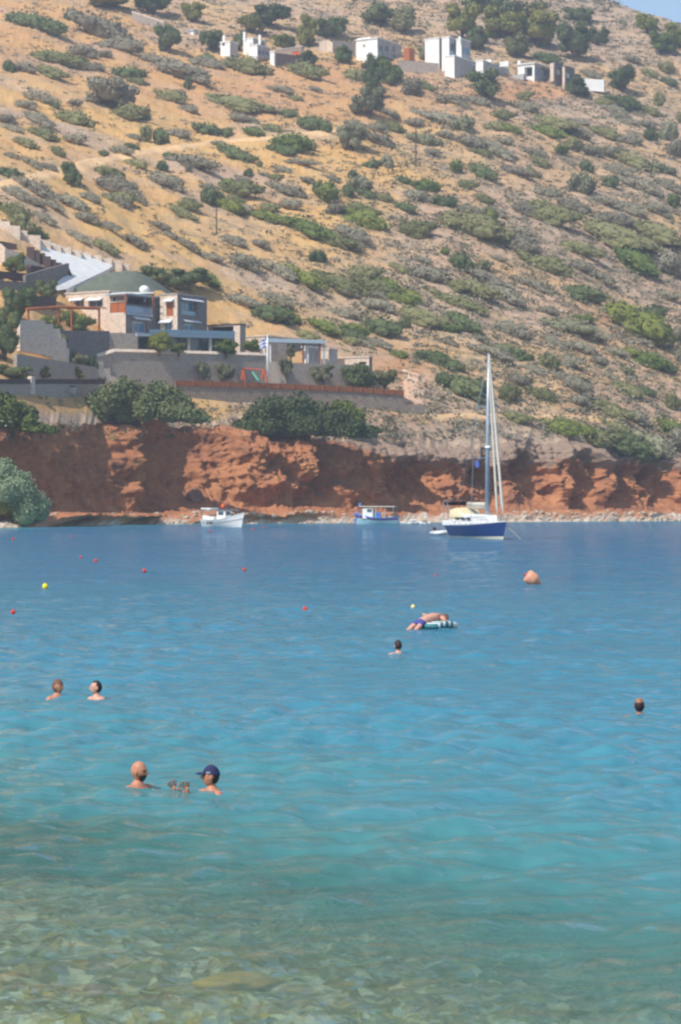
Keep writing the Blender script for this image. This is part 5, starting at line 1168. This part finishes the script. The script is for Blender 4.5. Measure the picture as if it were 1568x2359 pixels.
# --- white fishing boat (bow to the right)
b0 = wpix(556, 1214.5); a_ = R(-38); L1 = 7.0; c0 = b0 - Vector((cos(a_), sin(a_), 0)) * (L1/2)
wb = thing('fishing_boat', 'white wooden fishing boat with a small wheelhouse and an orange buoy on its roof', 'fishing boat', (c0.x, c0.y, 0), a_)
P1 = hull_mesh(L1, 2.7, 2.1, 1.05, 1.15, .3, .55, .55)
MB().add(*hull_parts(P1)).build('hull', M['white'], wb); strip(P1, .55, .62, .03).build('rubbing_strake', M['render_shade'], wb); strip(P1, .94, 1.0, .03).build('gunwale', M['white'], wb)
MB().box((.3, 0, 1.6), (1.5, 1.3, 1.6)).build('wheelhouse', M['white'], wb, bevel=.05)
m = MB()
for sy_ in (-1, 1): m.box((.3, sy_*.66, 1.95), (1.0, .03, .5))
m.box((1.06, 0, 1.95), (.03, .9, .5)); m.build('wheelhouse_window', M['glass'], wb); MB().box((.4, 0, 2.46), (2.1, 1.7, .1)).build('wheelhouse_roof', M['steel'], wb, bevel=.03)
MB().ball((.1, .1, 2.92), (.38, .38, .42), 14, 10).build('orange_float', M['orange'], wb, smooth=True)
MB().box((-2.35, 0, 2.6), (1.9, 1.7, .22)).build('stern_canopy', M['white'], wb, bevel=.06)
m = MB()
for x in (-3.1, -1.5):
    for sy_ in (-1, 1): m.tube([(x, sy_*.75, .9), (x, sy_*.75, 2.55)], .035, 5)
m.build('canopy_post', M['steel'], wb)
MB().box((-1.9, .0, 1.25), (1.6, 1.5, .5)).box((-2.9, 0, 1.3), (.6, 1.4, .7)).build('net_pile', M['white'], wb, bevel=.15)
MB().tube([(.7, 0, 2.4), (.9, 0, 3.5)], .04, 5).tube([(2.9, 0, 1.7), (2.9, 0, 2.6)], .04, 5).tube([(1.1, 0, 2.45), (2.9, 0, 2.4)], .05, 5).build('short_mast', M['steel'], wb)
for k, x in enumerate((-1.6, -1.2, -.85)): 
    MB().box((x, -1.33, .62), (.22, .04, .34)).build('painted_mark', M['dark'], wb)
# --- blue fishing boat (bow to the left)
b1 = wpix(823, 1206); L2 = 6.7; a2 = R(180 - 14); c1 = wpix(870, 1207.5)
bb = thing('fishing_boat', 'aqua and blue fishing boat with a white cabin and long flat canopy', 'fishing boat', (c1.x, c1.y, 0), a2)
P2 = hull_mesh(L2, 2.3, 1.85, 1.05, 1.25, .3, .6, .6)
MB().add(*hull_parts(P2)).build('hull', M['teal_hull'], bb); strip(P2, .6, .8, .02).build('maroon_band', M['maroon'], bb); strip(P2, .8, 1.0, .035).build('blue_gunwale', M['lblue'], bb)
MB().box((3.5, 0, 1.2), (.25, .16, 2.0), (1, 0, .3), (0, 1, 0)).build('stem_post', M['lblue'], bb)
MB().box((1.5, 0, 1.75), (1.7, 1.5, 1.7)).build('cabin', M['white'], bb, bevel=.06)
m = MB()
for sy_ in (-1, 1): m.box((1.2, sy_*.76, 2.2), (.8, .03, .5))
m.box((2.37, 0, 2.2), (.03, 1.0, .45)); m.build('cabin_window', M['glass'], bb)
MB().box((.0, 0, 2.85), (5.9, 2.0, .13)).build('canopy', M['boot'], bb, bevel=.05)
m = MB()
for x in (-2.7, -1.3, .2):
    for sy_ in (-1, 1): m.tube([(x, sy_*.9, 1.0), (x, sy_*.9, 2.8)], .04, 5)
m.build('canopy_post', M['render_shade'], bb)
MB().box((-.1, .1, 1.5), (.7, .7, .9)).build('engine_box', M['lblue'], bb, bevel=.06)
MB().tube([(2.75, 0, 2.8), (2.8, 0, 3.5)], .03, 5).build('flagstaff', M['steel'], bb)
MB().quad((2.8, 0, 3.5), (3.15, .12, 3.3), (3.12, .12, 2.85), (2.8, 0, 3.05)).build('small_flag', M['flagblue'], bb)
# splash of water beside the boat
r_ = np.random.default_rng(12); pp = wpix(955, 1206); m = MB()
for k in range(60):
    x = r_.normal(0, .9); z = abs(r_.normal(0, .22)) + max(0, 1.1 - abs(x + .3) * 1.3) * r_.uniform(0, 1); m.ball((pp.x + x, pp.y + r_.normal(0, .4), z * .9), (r_.uniform(.08, .3), .12, r_.uniform(.05, .14)), 7, 5)
sp_ = m.build('water_splash', M['white'], smooth=True); tag(sp_, 'white splash of water between the blue fishing boat and the yacht', 'splash', kind='stuff')

# ------------------------------------------------------------------ buoys
BU = [(31, 1409, 11, 'red', 'largest red ball buoy, close to the left edge of the water'), (702, 1402, 11, 'red', 'red ball buoy alone left of the pale yellow one'), (333, 1314, 9, 'red', 'red ball buoy right of the pair near the yellow buoy'),
 (563, 1311, 8, 'red', 'red ball buoy in the middle of the bay under the white fishing boat'), (221, 1291, 8, 'red', 'right one of two close red ball buoys at the left'), (187, 1283, 6, 'red', 'left smaller one of two close red ball buoys at the left'),
 (31, 1241, 6, 'red', 'small red float near the left shore'), (165, 1235, 4, 'red', 'tiny red float off the left beach'), (1002, 1324, 5, 'red', 'tiny red float below the blue yacht'), (485, 1223, 5, 'red', 'tiny red float under the stern of the white fishing boat'),
 (581, 1219, 5, 'red', 'tiny red float just right of the white fishing boat bow'), (608, 1214, 4, 'red', 'faint red float between the two fishing boats'), (105, 1350, 14, 'yellow', 'bright yellow oval buoy at the left'), (951, 1397, 10, 'paleyellow', 'pale yellow ball buoy behind the swimmer on the mattress')]
for u, v, dpx, mt, lb in BU:
    p = wpix(u, v + dpx*.42); r = dpx / 2 / F * p.y
    o = thing('mooring_buoy', lb, 'buoy', (p.x, p.y, 0), 0, 'small mooring buoys floating in the bay')
    MB().ball((0, 0, r*.72), (r, r, r*1.08), 16, 10).build('float', M[mt], o, smooth=True)
    MB().tube([(-r*.1, 0, r*1.6), (-r*.25, 0, r*2.0)], r*.22, 6).build('eye', M[mt], o)
p = wpix(1227, 1347); k_ = 1 / F * p.y
o = thing('marker_buoy', 'large faded orange double cone marker buoy lying tilted in the water', 'buoy', (p.x, p.y, 0), R(8))
m = MB(); n_ = 20; ax = Vector((.80, 0, -.52)).normalized(); c = Vector((0, 0, .22)); V = []; Fc = []
prof = [(-.34, .02), (-.34, .27), (-.30, .30), (.02, .30), (.06, .29), (.28, .15), (.48, .02)]
e1 = Vector((.52, 0, .80)).normalized(); e2 = Vector((0, 1, 0))
for s_, r in prof:
    for q in range(n_): a = 2*pi*q/n_; V.append(c + ax*s_*.9 + (e1*cos(a) + e2*sin(a))*r*.92)
for i in range(len(prof)-1):
    for q in range(n_): Fc.append((i*n_+q, i*n_+(q+1) % n_, (i+1)*n_+(q+1) % n_, (i+1)*n_+q))
m.add(V, Fc); m.build('double_cone', M['salmon'], o, smooth=True)
MB().tube([c - ax*.36, c - ax*.44], .04, 8).build('lifting_eye', M['red'], o)

# ------------------------------------------------------------------ people
def skin_chain(name, nodes, edges, sub=2):
    me = bpy.data.meshes.new(name); me.from_pydata([n[0] for n in nodes], edges, []); ob = bpy.data.objects.new(name, me); COL.objects.link(ob)
    sk = ob.modifiers.new('s', 'SKIN'); me.skin_vertices[0].data[0].use_root = True
    for i, n in enumerate(nodes):
        r = n[1]; me.skin_vertices[0].data[i].radius = (r, r) if not hasattr(r, '__len__') else r
    sb_ = ob.modifiers.new('u', 'SUBSURF'); sb_.levels = sub; sb_.render_levels = sub
    dg = bpy.context.evaluated_depsgraph_get(); out = bpy.data.meshes.new_from_object(ob.evaluated_get(dg))
    bpy.data.objects.remove(ob); V = [v.co.copy() for v in out.vertices]; Fc = [tuple(p.vertices) for p in out.polygons]; bpy.data.meshes.remove(out); return V, Fc
def head(c, face=0.0, chinlen=1.0, tilt=0.0, n=40, m=32):
    """head looking along +x (turned by face); c is its centre"""
    V = []; Fc = []
    for j in range(m + 1):
        th = pi * j / m
        for i in range(n):
            ph = 2 * pi * i / n; d = Vector((sin(th)*cos(ph), sin(th)*sin(ph), cos(th)))
            x, y, z = d.x*.094, d.y*.074, d.z*.118
            low = max(0, -d.z)
            y *= 1 - .34 * low ** 1.3; x *= (1 - .10*low) if d.x > 0 else (1 - .34 * low ** 1.2)
            x += .010 * low * chinlen
            fx_ = max(d.x, 0)
            g = lambda yy, zz, sy_, sz_: math.exp(-.5*(((y-yy)/sy_)**2 + ((z-zz)/sz_)**2)) * (fx_ > .15)
            x += .024 * g(0, -.018, .010, .012) + .012 * g(0, .0, .008, .022)          # nose
            x -= .010 * (g(.030, .006, .013, .010) + g(-.030, .006, .013, .010))       # eye sockets
            x += .006 * g(0, .028, .05, .009)                                          # brow
            x += .007 * g(0, -.052, .020, .006) + .006 * g(0, -.066, .017, .005)       # lips
            x += .008 * g(0, -.090, .018, .012)                                        # chin
            V.append(Vector((x, y, z)))
    for j in range(m):
        for i in range(n): Fc.append((j*n+i, (j+1)*n+i, (j+1)*n+(i+1) % n, j*n+(i+1) % n))
    mb = MB(); mb.add(V, Fc)
    for s_ in (-1, 1): mb.ball((-.008, s_*.076, -.004), (.019, .009, .031), 10, 8)     # ears
    Rm = Matrix.Rotation(face, 3, 'Z') @ Matrix.Rotation(tilt, 3, 'Y')
    return [Rm @ v + Vector(c) for v in mb.v], mb.f, Rm
def cap_shell(c, Rm, zmin, grow=1.07, front=1.0, back=None, jit=.0, seed=0):
    """hair or cap shell over the skull; zmin(dirx) sets how far down it reaches"""
    V = []; Fc = []; n, m = 32, 14; c = Vector(c)
    for j in range(m + 1):
        for i in range(n):
            ph = 2*pi*i/n; zm = zmin(cos(ph)); tmax = math.acos(max(min(zm / .118, .999), -.999)); th = tmax * j / m
            d = Vector((sin(th)*cos(ph), sin(th)*sin(ph), cos(th))); low = max(0, -d.z)
            k = grow + jit * float(vnoise(d.x*9+seed, d.y*9, d.z*9, seed))
            p = Vector((d.x*.094*(1 if d.x > 0 else (1 - .30*low**1.2)), d.y*.074*(1 - .25*low**1.3), d.z*.118)) * k; V.append(Rm @ p + c)
    for j in range(m):
        for i in range(n): Fc.append((j*n+i, (j+1)*n+i, (j+1)*n+(i+1) % n, j*n+(i+1) % n))
    return MB().add(V, Fc)
def beard_shell(c, Rm):
    V = []; Fc = []; n, m = 18, 8; c = Vector(c)
    for j in range(m + 1):
        for i in range(n + 1):
            ph = -1.45 + 2.9*i/n; th = pi*(.60 + .33*j/m); d = Vector((sin(th)*cos(ph), sin(th)*sin(ph), cos(th))); low = max(0, -d.z)
            p = Vector((d.x*.094*(1 - .10*low) + .016*low + .004, d.y*.074*(1 - .34*low**1.3), d.z*.118))*1.05; V.append(Rm @ p + c)
    for j in range(m):
        for i in range(n): a = j*(n+1)+i; Fc.append((a, a+n+1, a+n+2, a+1))
    return MB().add(V, Fc)
def eyes(c, Rm, root):
    m = MB()
    for s_ in (-1, 1): m.ball(Vector(c) + Rm @ Vector((.082, s_*.030, .006)), (.009, .012, .007), 8, 6)
    m.build('eyes', M['hair_dark'], root, smooth=True)
def hand(base, dirv, palm, side, curl=.35, spread=.22):
    """palm + five fingers as skinned chains. base: wrist; dirv: finger direction; palm: palm normal; side=+1/-1 thumb side"""
    d = Vector(dirv).normalized(); n = Vector(palm).normalized(); s = d.cross(n).normalized() * side; n = s.cross(d) * side if False else n
    b = Vector(base); nodes = [(b - d*.05, .026), (b, .024), (b + d*.045, (.040, .018)), (b + d*.085, (.038, .016))]; edges = [(0, 1), (1, 2), (2, 3)]
    V, Fc = skin_chain('h', nodes, edges, 2); mb = MB().add(V, Fc)
    for k, (off, ln_, lift) in enumerate(((.030, .072, .0), (.010, .082, .0), (-.012, .076, 0), (-.031, .060, 0))):
        r0 = b + d*.070 + s*off; dd = (d + s*(off*spread*26)).normalized(); c_ = curl * (1 + .15*k)
        p1 = r0 + dd*.03; p2 = p1 + (dd + n*c_*.6).normalized()*ln_*.42; p3 = p2 + (dd + n*c_*1.5).normalized()*ln_*.33; p4 = p3 + (dd + n*c_*2.2).normalized()*ln_*.25
        v, f = skin_chain('f', [(r0, .011), (p1, .0105), (p2, .0095), (p3, .0088), (p4, .0075)], [(0, 1), (1, 2), (2, 3), (3, 4)], 1); mb.add(v, f)
    r0 = b + d*.02 + s*.026; t1 = r0 + (s*.9 + d*.5).normalized()*.038; t2 = t1 + (s*.45 + d*.9 + n*.3).normalized()*.032; t3 = t2 + (s*.15 + d + n*.4).normalized()*.026
    v, f = skin_chain('t', [(r0, .015), (t1, .0125), (t2, .0105), (t3, .009)], [(0, 1), (1, 2), (2, 3)], 1); mb.add(v, f); return mb
def water_z(x, y):
    i = int(np.argmin(abs(Yw - y))); j = int(np.argmin(abs(uw - x / y))); return float(H[max(i-3, 0):i+4, max(j-4, 0):j+5].mean())
def swimmer(label, u, v, yaw, lift, skin, arms, face=0.0, tilt=0.0, shorts='shorts'):
    """standing or treading in the water; lift = height of the head top above the water"""
    p = wpix(u, v); root = thing('person', label, 'person', (p.x, p.y, lift - .26 + water_z(p.x, p.y)), yaw, 'people swimming in the bay')
    hc = Vector((.015, 0, .182))                  # z=0 is the base of the neck
    nodes = [((0, 0, -.62), (.15, .12)), ((0, 0, -.42), (.145, .11)), ((0, 0, -.20), (.18, .115)), ((0, 0, -.06), (.13, .085)), ((.0, 0, .02), .060), ((.008, 0, .10), .056),
             ((0, .165, -.01), .062), ((0, -.165, -.01), .062), ((0, .10, -.78), .085), ((0, -.10, -.78), .085), ((.02, .11, -1.18), .058), ((.02, -.11, -1.18), .058), ((0, .11, -1.5), .040), ((0, -.11, -1.5), .040)]
    E = [(0, 1), (1, 2), (2, 3), (3, 4), (4, 5), (3, 6), (3, 7), (0, 8), (0, 9), (8, 10), (9, 11), (10, 12), (11, 13)]
    for s_, (el, wr_) in zip((6, 7), arms):
        k = len(nodes); nodes += [(el, .044), (wr_, .030)]; E += [(s_, k), (k, k + 1)]
    V, Fc = skin_chain('b', nodes, E, 2); hv, hf, Rm = head(hc, face, 1, tilt); mb = MB().add(V, Fc).add(hv, hf)
    for (el, wr_), sd in zip(arms, (1, -1)):
        if len(el) and el is not None:
            d = Vector(wr_) - Vector(el); up_ = wr_[2] > -.02
            hm = hand(Vector(wr_) + d.normalized()*.02, Vector((.35, 0, 1)) if up_ else d, (.6, .8, .1) if up_ else (0, 0, -1), sd if not up_ else -sd, .5, .30 if up_ else .22)
            if up_: c_ = Vector(wr_); hm.v = [c_ + (v - c_)*.98 for v in hm.v]
            mb.add(hm.v, hm.f)
    o = mb.build('body', M[skin], root, smooth=True)
    sh, sf = skin_chain('sh', [((0, 0, -.60), (.162, .13)), ((0, 0, -.72), (.16, .125)), ((0, .10, -.80), .10), ((0, -.10, -.80), .10), ((.01, .11, -1.0), .085), ((.01, -.11, -1.0), .085)], [(0, 1), (1, 2), (1, 3), (2, 4), (3, 5)], 2)
    MB().add(sh, sf).build('shorts', M[shorts], root, smooth=True)
    eyes(hc, Rm, root); return root, hc, Rm
rest = [((.10, .24, -.30), (.26, .16, -.36)), ((.10, -.24, -.30), (.26, -.16, -.36))]
# bald bearded man, facing right
r_, hc, Rm = swimmer('bald bearded man standing neck deep and facing right, left of the man in a cap', 318, 1820, R(-48), .265, 'skin', rest, R(36), R(3))
beard_shell(hc, Rm).build('beard', M['beard'], r_, smooth=True)
# man in a navy cap, facing left, both hands raised
capm = swimmer('man in a navy baseball cap facing left with both hands raised from the water', 489, 1826, R(217), .255, 'skin', [((.20, .20, -.18), (.32, .01, .00)), ((.22, -.27, -.16), (.39, -.166, .00))], R(-42), R(-2), 'purple')
r_, hc, Rm = capm
cap_shell(hc, Rm, lambda c: .030 + .012*c, 1.13).build('cap_crown', M['cap'], r_, smooth=True)
m = MB(); V = []; 
for k in range(13):
    a = -1.0 + 2.0*k/12
    for q, (rr, zz) in enumerate(((1.0, .046), (1.45, .044), (1.9, .030))): V.append(Rm @ Vector((.100*cos(a)*rr*(1 if q == 0 else .95), .082*sin(a)*(1 + .06*q), zz - .010*abs(sin(a)))) + hc)
V += [v - Vector((0, 0, .004)) for v in V]
Fc = []
for k in range(12):
    for q in range(2): a = k*3+q; Fc += [(a, a+3, a+4, a+1), (39+a, 39+a+1, 39+a+4, 39+a+3)]
    a = k*3+2; Fc.append((a, a+3, a+42, a+39))
m.add(V, Fc); m.build('cap_brim', M['cap'], r_, smooth=True)
MB().box(hc + Rm @ Vector((.02, .088, .052)), (.05, .006, .016)).box(hc + Rm @ Vector((.02, -.088, .052)), (.05, .006, .016)).build('cap_emblem', M['white'], r_)
cap_shell(hc, Rm, lambda c: -.075 if c < -.25 else .03, 1.04).build('hair', M['hair_dark'], r_, smooth=True)
# pair further out on the left
r_, hc, Rm = swimmer('woman with wet brown hair facing right, left one of the pair at the left', 133, 1604, R(-60), .265, 'skin', rest, R(38), 0, 'purple')
cap_shell(hc, Rm, lambda c: -.10 if c < .1 else .035 - .02*c + .02, 1.10, jit=.05).build('hair', M['hair_brown'], r_, smooth=True)
r_, hc, Rm = swimmer('balding man with dark hair at the back facing left, right one of the pair', 224, 1606, R(228), .27, 'skin_pale', [((.24, .22, -.12), (.46, .12, -.06)), ((.10, -.24, -.30), (.26, -.16, -.36))], R(-38), 0)
cap_shell(hc, Rm, lambda c: -.07 if c < .05 else .085, 1.07, jit=.03).build('hair', M['hair_dark'], r_, smooth=True)
# lone swimmers
r_, hc, Rm = swimmer('swimmer with a dark wet head seen from behind near the striped mattress', 917, 1507, R(110), .25, 'skin_pale', [((.26, .22, -.10), (.42, .1, -.06)), ((.10, -.24, -.30), (.26, -.16, -.36))], 0, 0)
cap_shell(hc, Rm, lambda c: -.06 if c < .2 else .04, 1.10, jit=.03).build('hair', M['hair_dark'], r_, smooth=True)
r_, hc, Rm = swimmer('swimmer with a balding tanned head near the right edge of the photo', 1471, 1651, R(75), .225, 'skin_brown', [((.02, .28, -.05), (.02, .50, -.03)), ((.10, -.24, -.30), (.26, -.16, -.36))], 0, 0)
V = []; Fc = []
for j in range(7):
    for i in range(19):
        ph = pi - 1.75 + 3.5*i/18; th = pi*(.36 + .36*j/6); d = Vector((sin(th)*cos(ph), sin(th)*sin(ph), cos(th))); low = max(0, -d.z)
        V.append(Rm @ (Vector((d.x*.094*(1 - .30*low**1.2), d.y*.074*(1 - .25*low**1.3), d.z*.118))*1.05) + hc)
for j in range(6):
    for i in range(18): a = j*19+i; Fc.append((a, a+19, a+20, a+1))
MB().add(V, Fc).build('hair', M['hair_dark'], r_, smooth=True)
# person lying on a striped mattress
p = wpix(1003, 1450); ma = thing('air_mattress', 'green and white striped air mattress under the lying swimmer', 'air mattress', (p.x, p.y, 0), R(50))
for k in range(8):
    x = -.50 + k*.105; m = MB(); m.tube([(x, -.44, .12 + .05*sin(k*.4)), (x, .34, .10 + .05*sin(k*.4))], .072, 10)
    m.build('air_tube', M['white'] if k % 2 else M['teal_stripe'], ma, smooth=True)
m = MB(); m.tube([(.36, -.38, .10), (.39, 0, .12), (.36, .34, .10)], .09, 10); m.build('pillow_tube', M['white'], ma, smooth=True)
pr = thing('person', 'tanned swimmer lying face down across the striped mattress, head to the right', 'person', (p.x - .08, p.y + .07, .03), R(50), 'people swimming in the bay')
nodes = [((-.42, 0, .22), (.15, .12)), ((-.20, 0, .27), (.15, .11)), ((.06, 0, .31), (.18, .12)), ((.24, 0, .30), (.12, .08)), ((.34, 0, .29), .056), ((.42, 0, .28), .056),
         ((.18, .19, .27), .062), ((.18, -.19, .27), .062), ((-.62, .10, .12), .082), ((-.62, -.10, .12), .082), ((-.95, .12, -.06), .056), ((-.95, -.12, -.06), .056), ((-1.25, .12, -.16), .04), ((-1.25, -.12, -.16), .04),
         ((.02, .34, .36), .042), ((.22, .36, .22), .03), ((.02, -.36, .24), .042), ((.28, -.42, .12), .03)]
E = [(0, 1), (1, 2), (2, 3), (3, 4), (4, 5), (3, 6), (3, 7), (0, 8), (0, 9), (8, 10), (9, 11), (10, 12), (11, 13), (6, 14), (14, 15), (7, 16), (16, 17)]
V, Fc = skin_chain('b', nodes, E, 2); hv, hf, Rm = head((.54, 0, .26), 0, 1, R(70)); mb = MB().add(V, Fc).add(hv, hf)
for wr_, d in (((.24, .36, .20), (.6, .1, -.5)), ((.30, -.43, .11), (.7, -.2, -.3))): hm = hand(wr_, d, (0, 0, -1), 1, .3); mb.add(hm.v, hm.f)
mb.build('body', M['skin_pale'], pr, smooth=True)
sh, sf = skin_chain('sh', [((-.38, 0, .22), (.158, .125)), ((-.50, 0, .19), (.155, .12)), ((-.60, .10, .13), .095), ((-.60, -.10, .13), .095), ((-.70, .11, .08), .085), ((-.70, -.11, .08), .085)], [(0, 1), (1, 2), (1, 3), (2, 4), (3, 5)], 2)
MB().add(sh, sf).build('shorts', M['shorts'], pr, smooth=True)
cap_shell((.54, 0, .26), Rm, lambda c: -.05 if c < .2 else .04, 1.07).build('hair', M['hair_brown'], pr, smooth=True)
# people sitting on the far beach at the left edge
for u, lb, sk in ((4, 'person in dark blue sitting on the far beach at the left edge', 'cap'), (14, 'person in a pink top sitting on the far beach beside the first', 'flagred')):
    g_ = ground(u, 1196)[0]; r_ = thing('person', lb, 'person', g_, R(-60), 'people resting on the far beach')
    V, Fc = skin_chain('b', [((0, 0, .15), (.17, .14)), ((-.05, 0, .40), (.17, .12)), ((-.02, 0, .60), .08), ((0, 0, .68), .06), ((-.02, .19, .55), .055), ((-.02, -.19, .55), .055), ((.22, .22, .36), .04), ((.22, -.22, .36), .04), ((.38, .1, .42), .075), ((.38, -.1, .42), .075), ((.6, .1, .08), .045), ((.6, -.1, .08), .045), ((.40, .14, .40), .03), ((.40, -.14, .40), .03)], [(0, 1), (1, 2), (2, 3), (2, 4), (2, 5), (4, 6), (5, 7), (0, 8), (0, 9), (8, 10), (9, 11), (6, 12), (7, 13)], 1)
    hv, hf, Rm = head((.02, 0, .82)); MB().add(V, Fc).add(hv, hf).build('body', M['skin'], r_, smooth=True)
    sh, sf = skin_chain('s', [((0, 0, .18), (.19, .16)), ((-.05, 0, .40), (.19, .14)), ((-.02, 0, .56), (.14, .1))], [(0, 1), (1, 2)], 1); MB().add(sh, sf).build('clothing', M[sk], r_, smooth=True)
    cap_shell((.02, 0, .82), Rm, lambda c: -.05 if c < .2 else .04, 1.07).build('hair', M['hair_dark'], r_, smooth=True)
# submerged yellow rock slab near the shore, and a boulder at the cliff foot
q_ = wpix(552, 2246); dpt = float(depth(np.array(q_.x), np.array(q_.y)))
rkm = MB().ball((0, 0, 0), (.30, .20, .07), 26, 14, lambda d: 1 + .25*float(vnoise(d.x*2.2, d.y*2.2, d.z*2, 6)) + .1*float(vnoise(d.x*6, d.y*6, d.z*6, 7)))
M['yrock'] = mat('yellow_algae_rock', 'd0a23a', .8, ('b08a4a', 5))
ro = rkm.build('submerged_rock', M['yrock'], smooth=True); ro.location = (q_.x * 1.06, q_.y * 1.06, -max(dpt, .3)*.8); tag(ro, 'yellow algae covered rock lying under the clear water in the foreground', 'rock')
g_ = ground(447, 1150)[0]
if g_:
    rkm = MB().ball((0, 0, 0), (1.6, 1.5, 1.4), 20, 12, lambda d: 1 + .35*float(vnoise(d.x*2, d.y*2, d.z*2, 16)))
    M['boulder'] = mat('boulder', '8d6a58', .9, ('7a5c50', 1.2), .5, 3)
    ro = rkm.build('boulder', M['boulder']); ro.location = g_ + Vector((0, 0, .3)); tag(ro, 'brown boulder stuck in the orange talus at the cliff foot', 'boulder')

# ------------------------------------------------------------------ air
hm = bpy.data.materials.new('haze_air'); hm.use_nodes = True; n_ = hm.node_tree
for x in list(n_.nodes):
    if x.type != 'OUTPUT_MATERIAL': n_.nodes.remove(x)
pv = n_.nodes.new('ShaderNodeVolumePrincipled'); pv.inputs['Color'].default_value = (.80, .88, 1, 1); pv.inputs['Density'].default_value = HAZE; pv.inputs['Anisotropy'].default_value = .3
n_.links.new(pv.outputs[0], n_.nodes['Material Output'].inputs['Volume'])
allv = np.vstack([G.reshape(-1, 3)]); x0, y0, z0 = allv.min(0); x1, y1, z1 = allv.max(0)
x0 = min(x0, -900) - 60; x1 = max(x1, 900) + 60; y0 = -290; y1 += 60; z0 = -20; z1 += 30
hz_ = MB().box(((x0+x1)/2, (y0+y1)/2, (z0+z1)/2), (x1-x0, y1-y0, z1-z0)).build('haze', hm); hz_['kind'] = 'stuff'
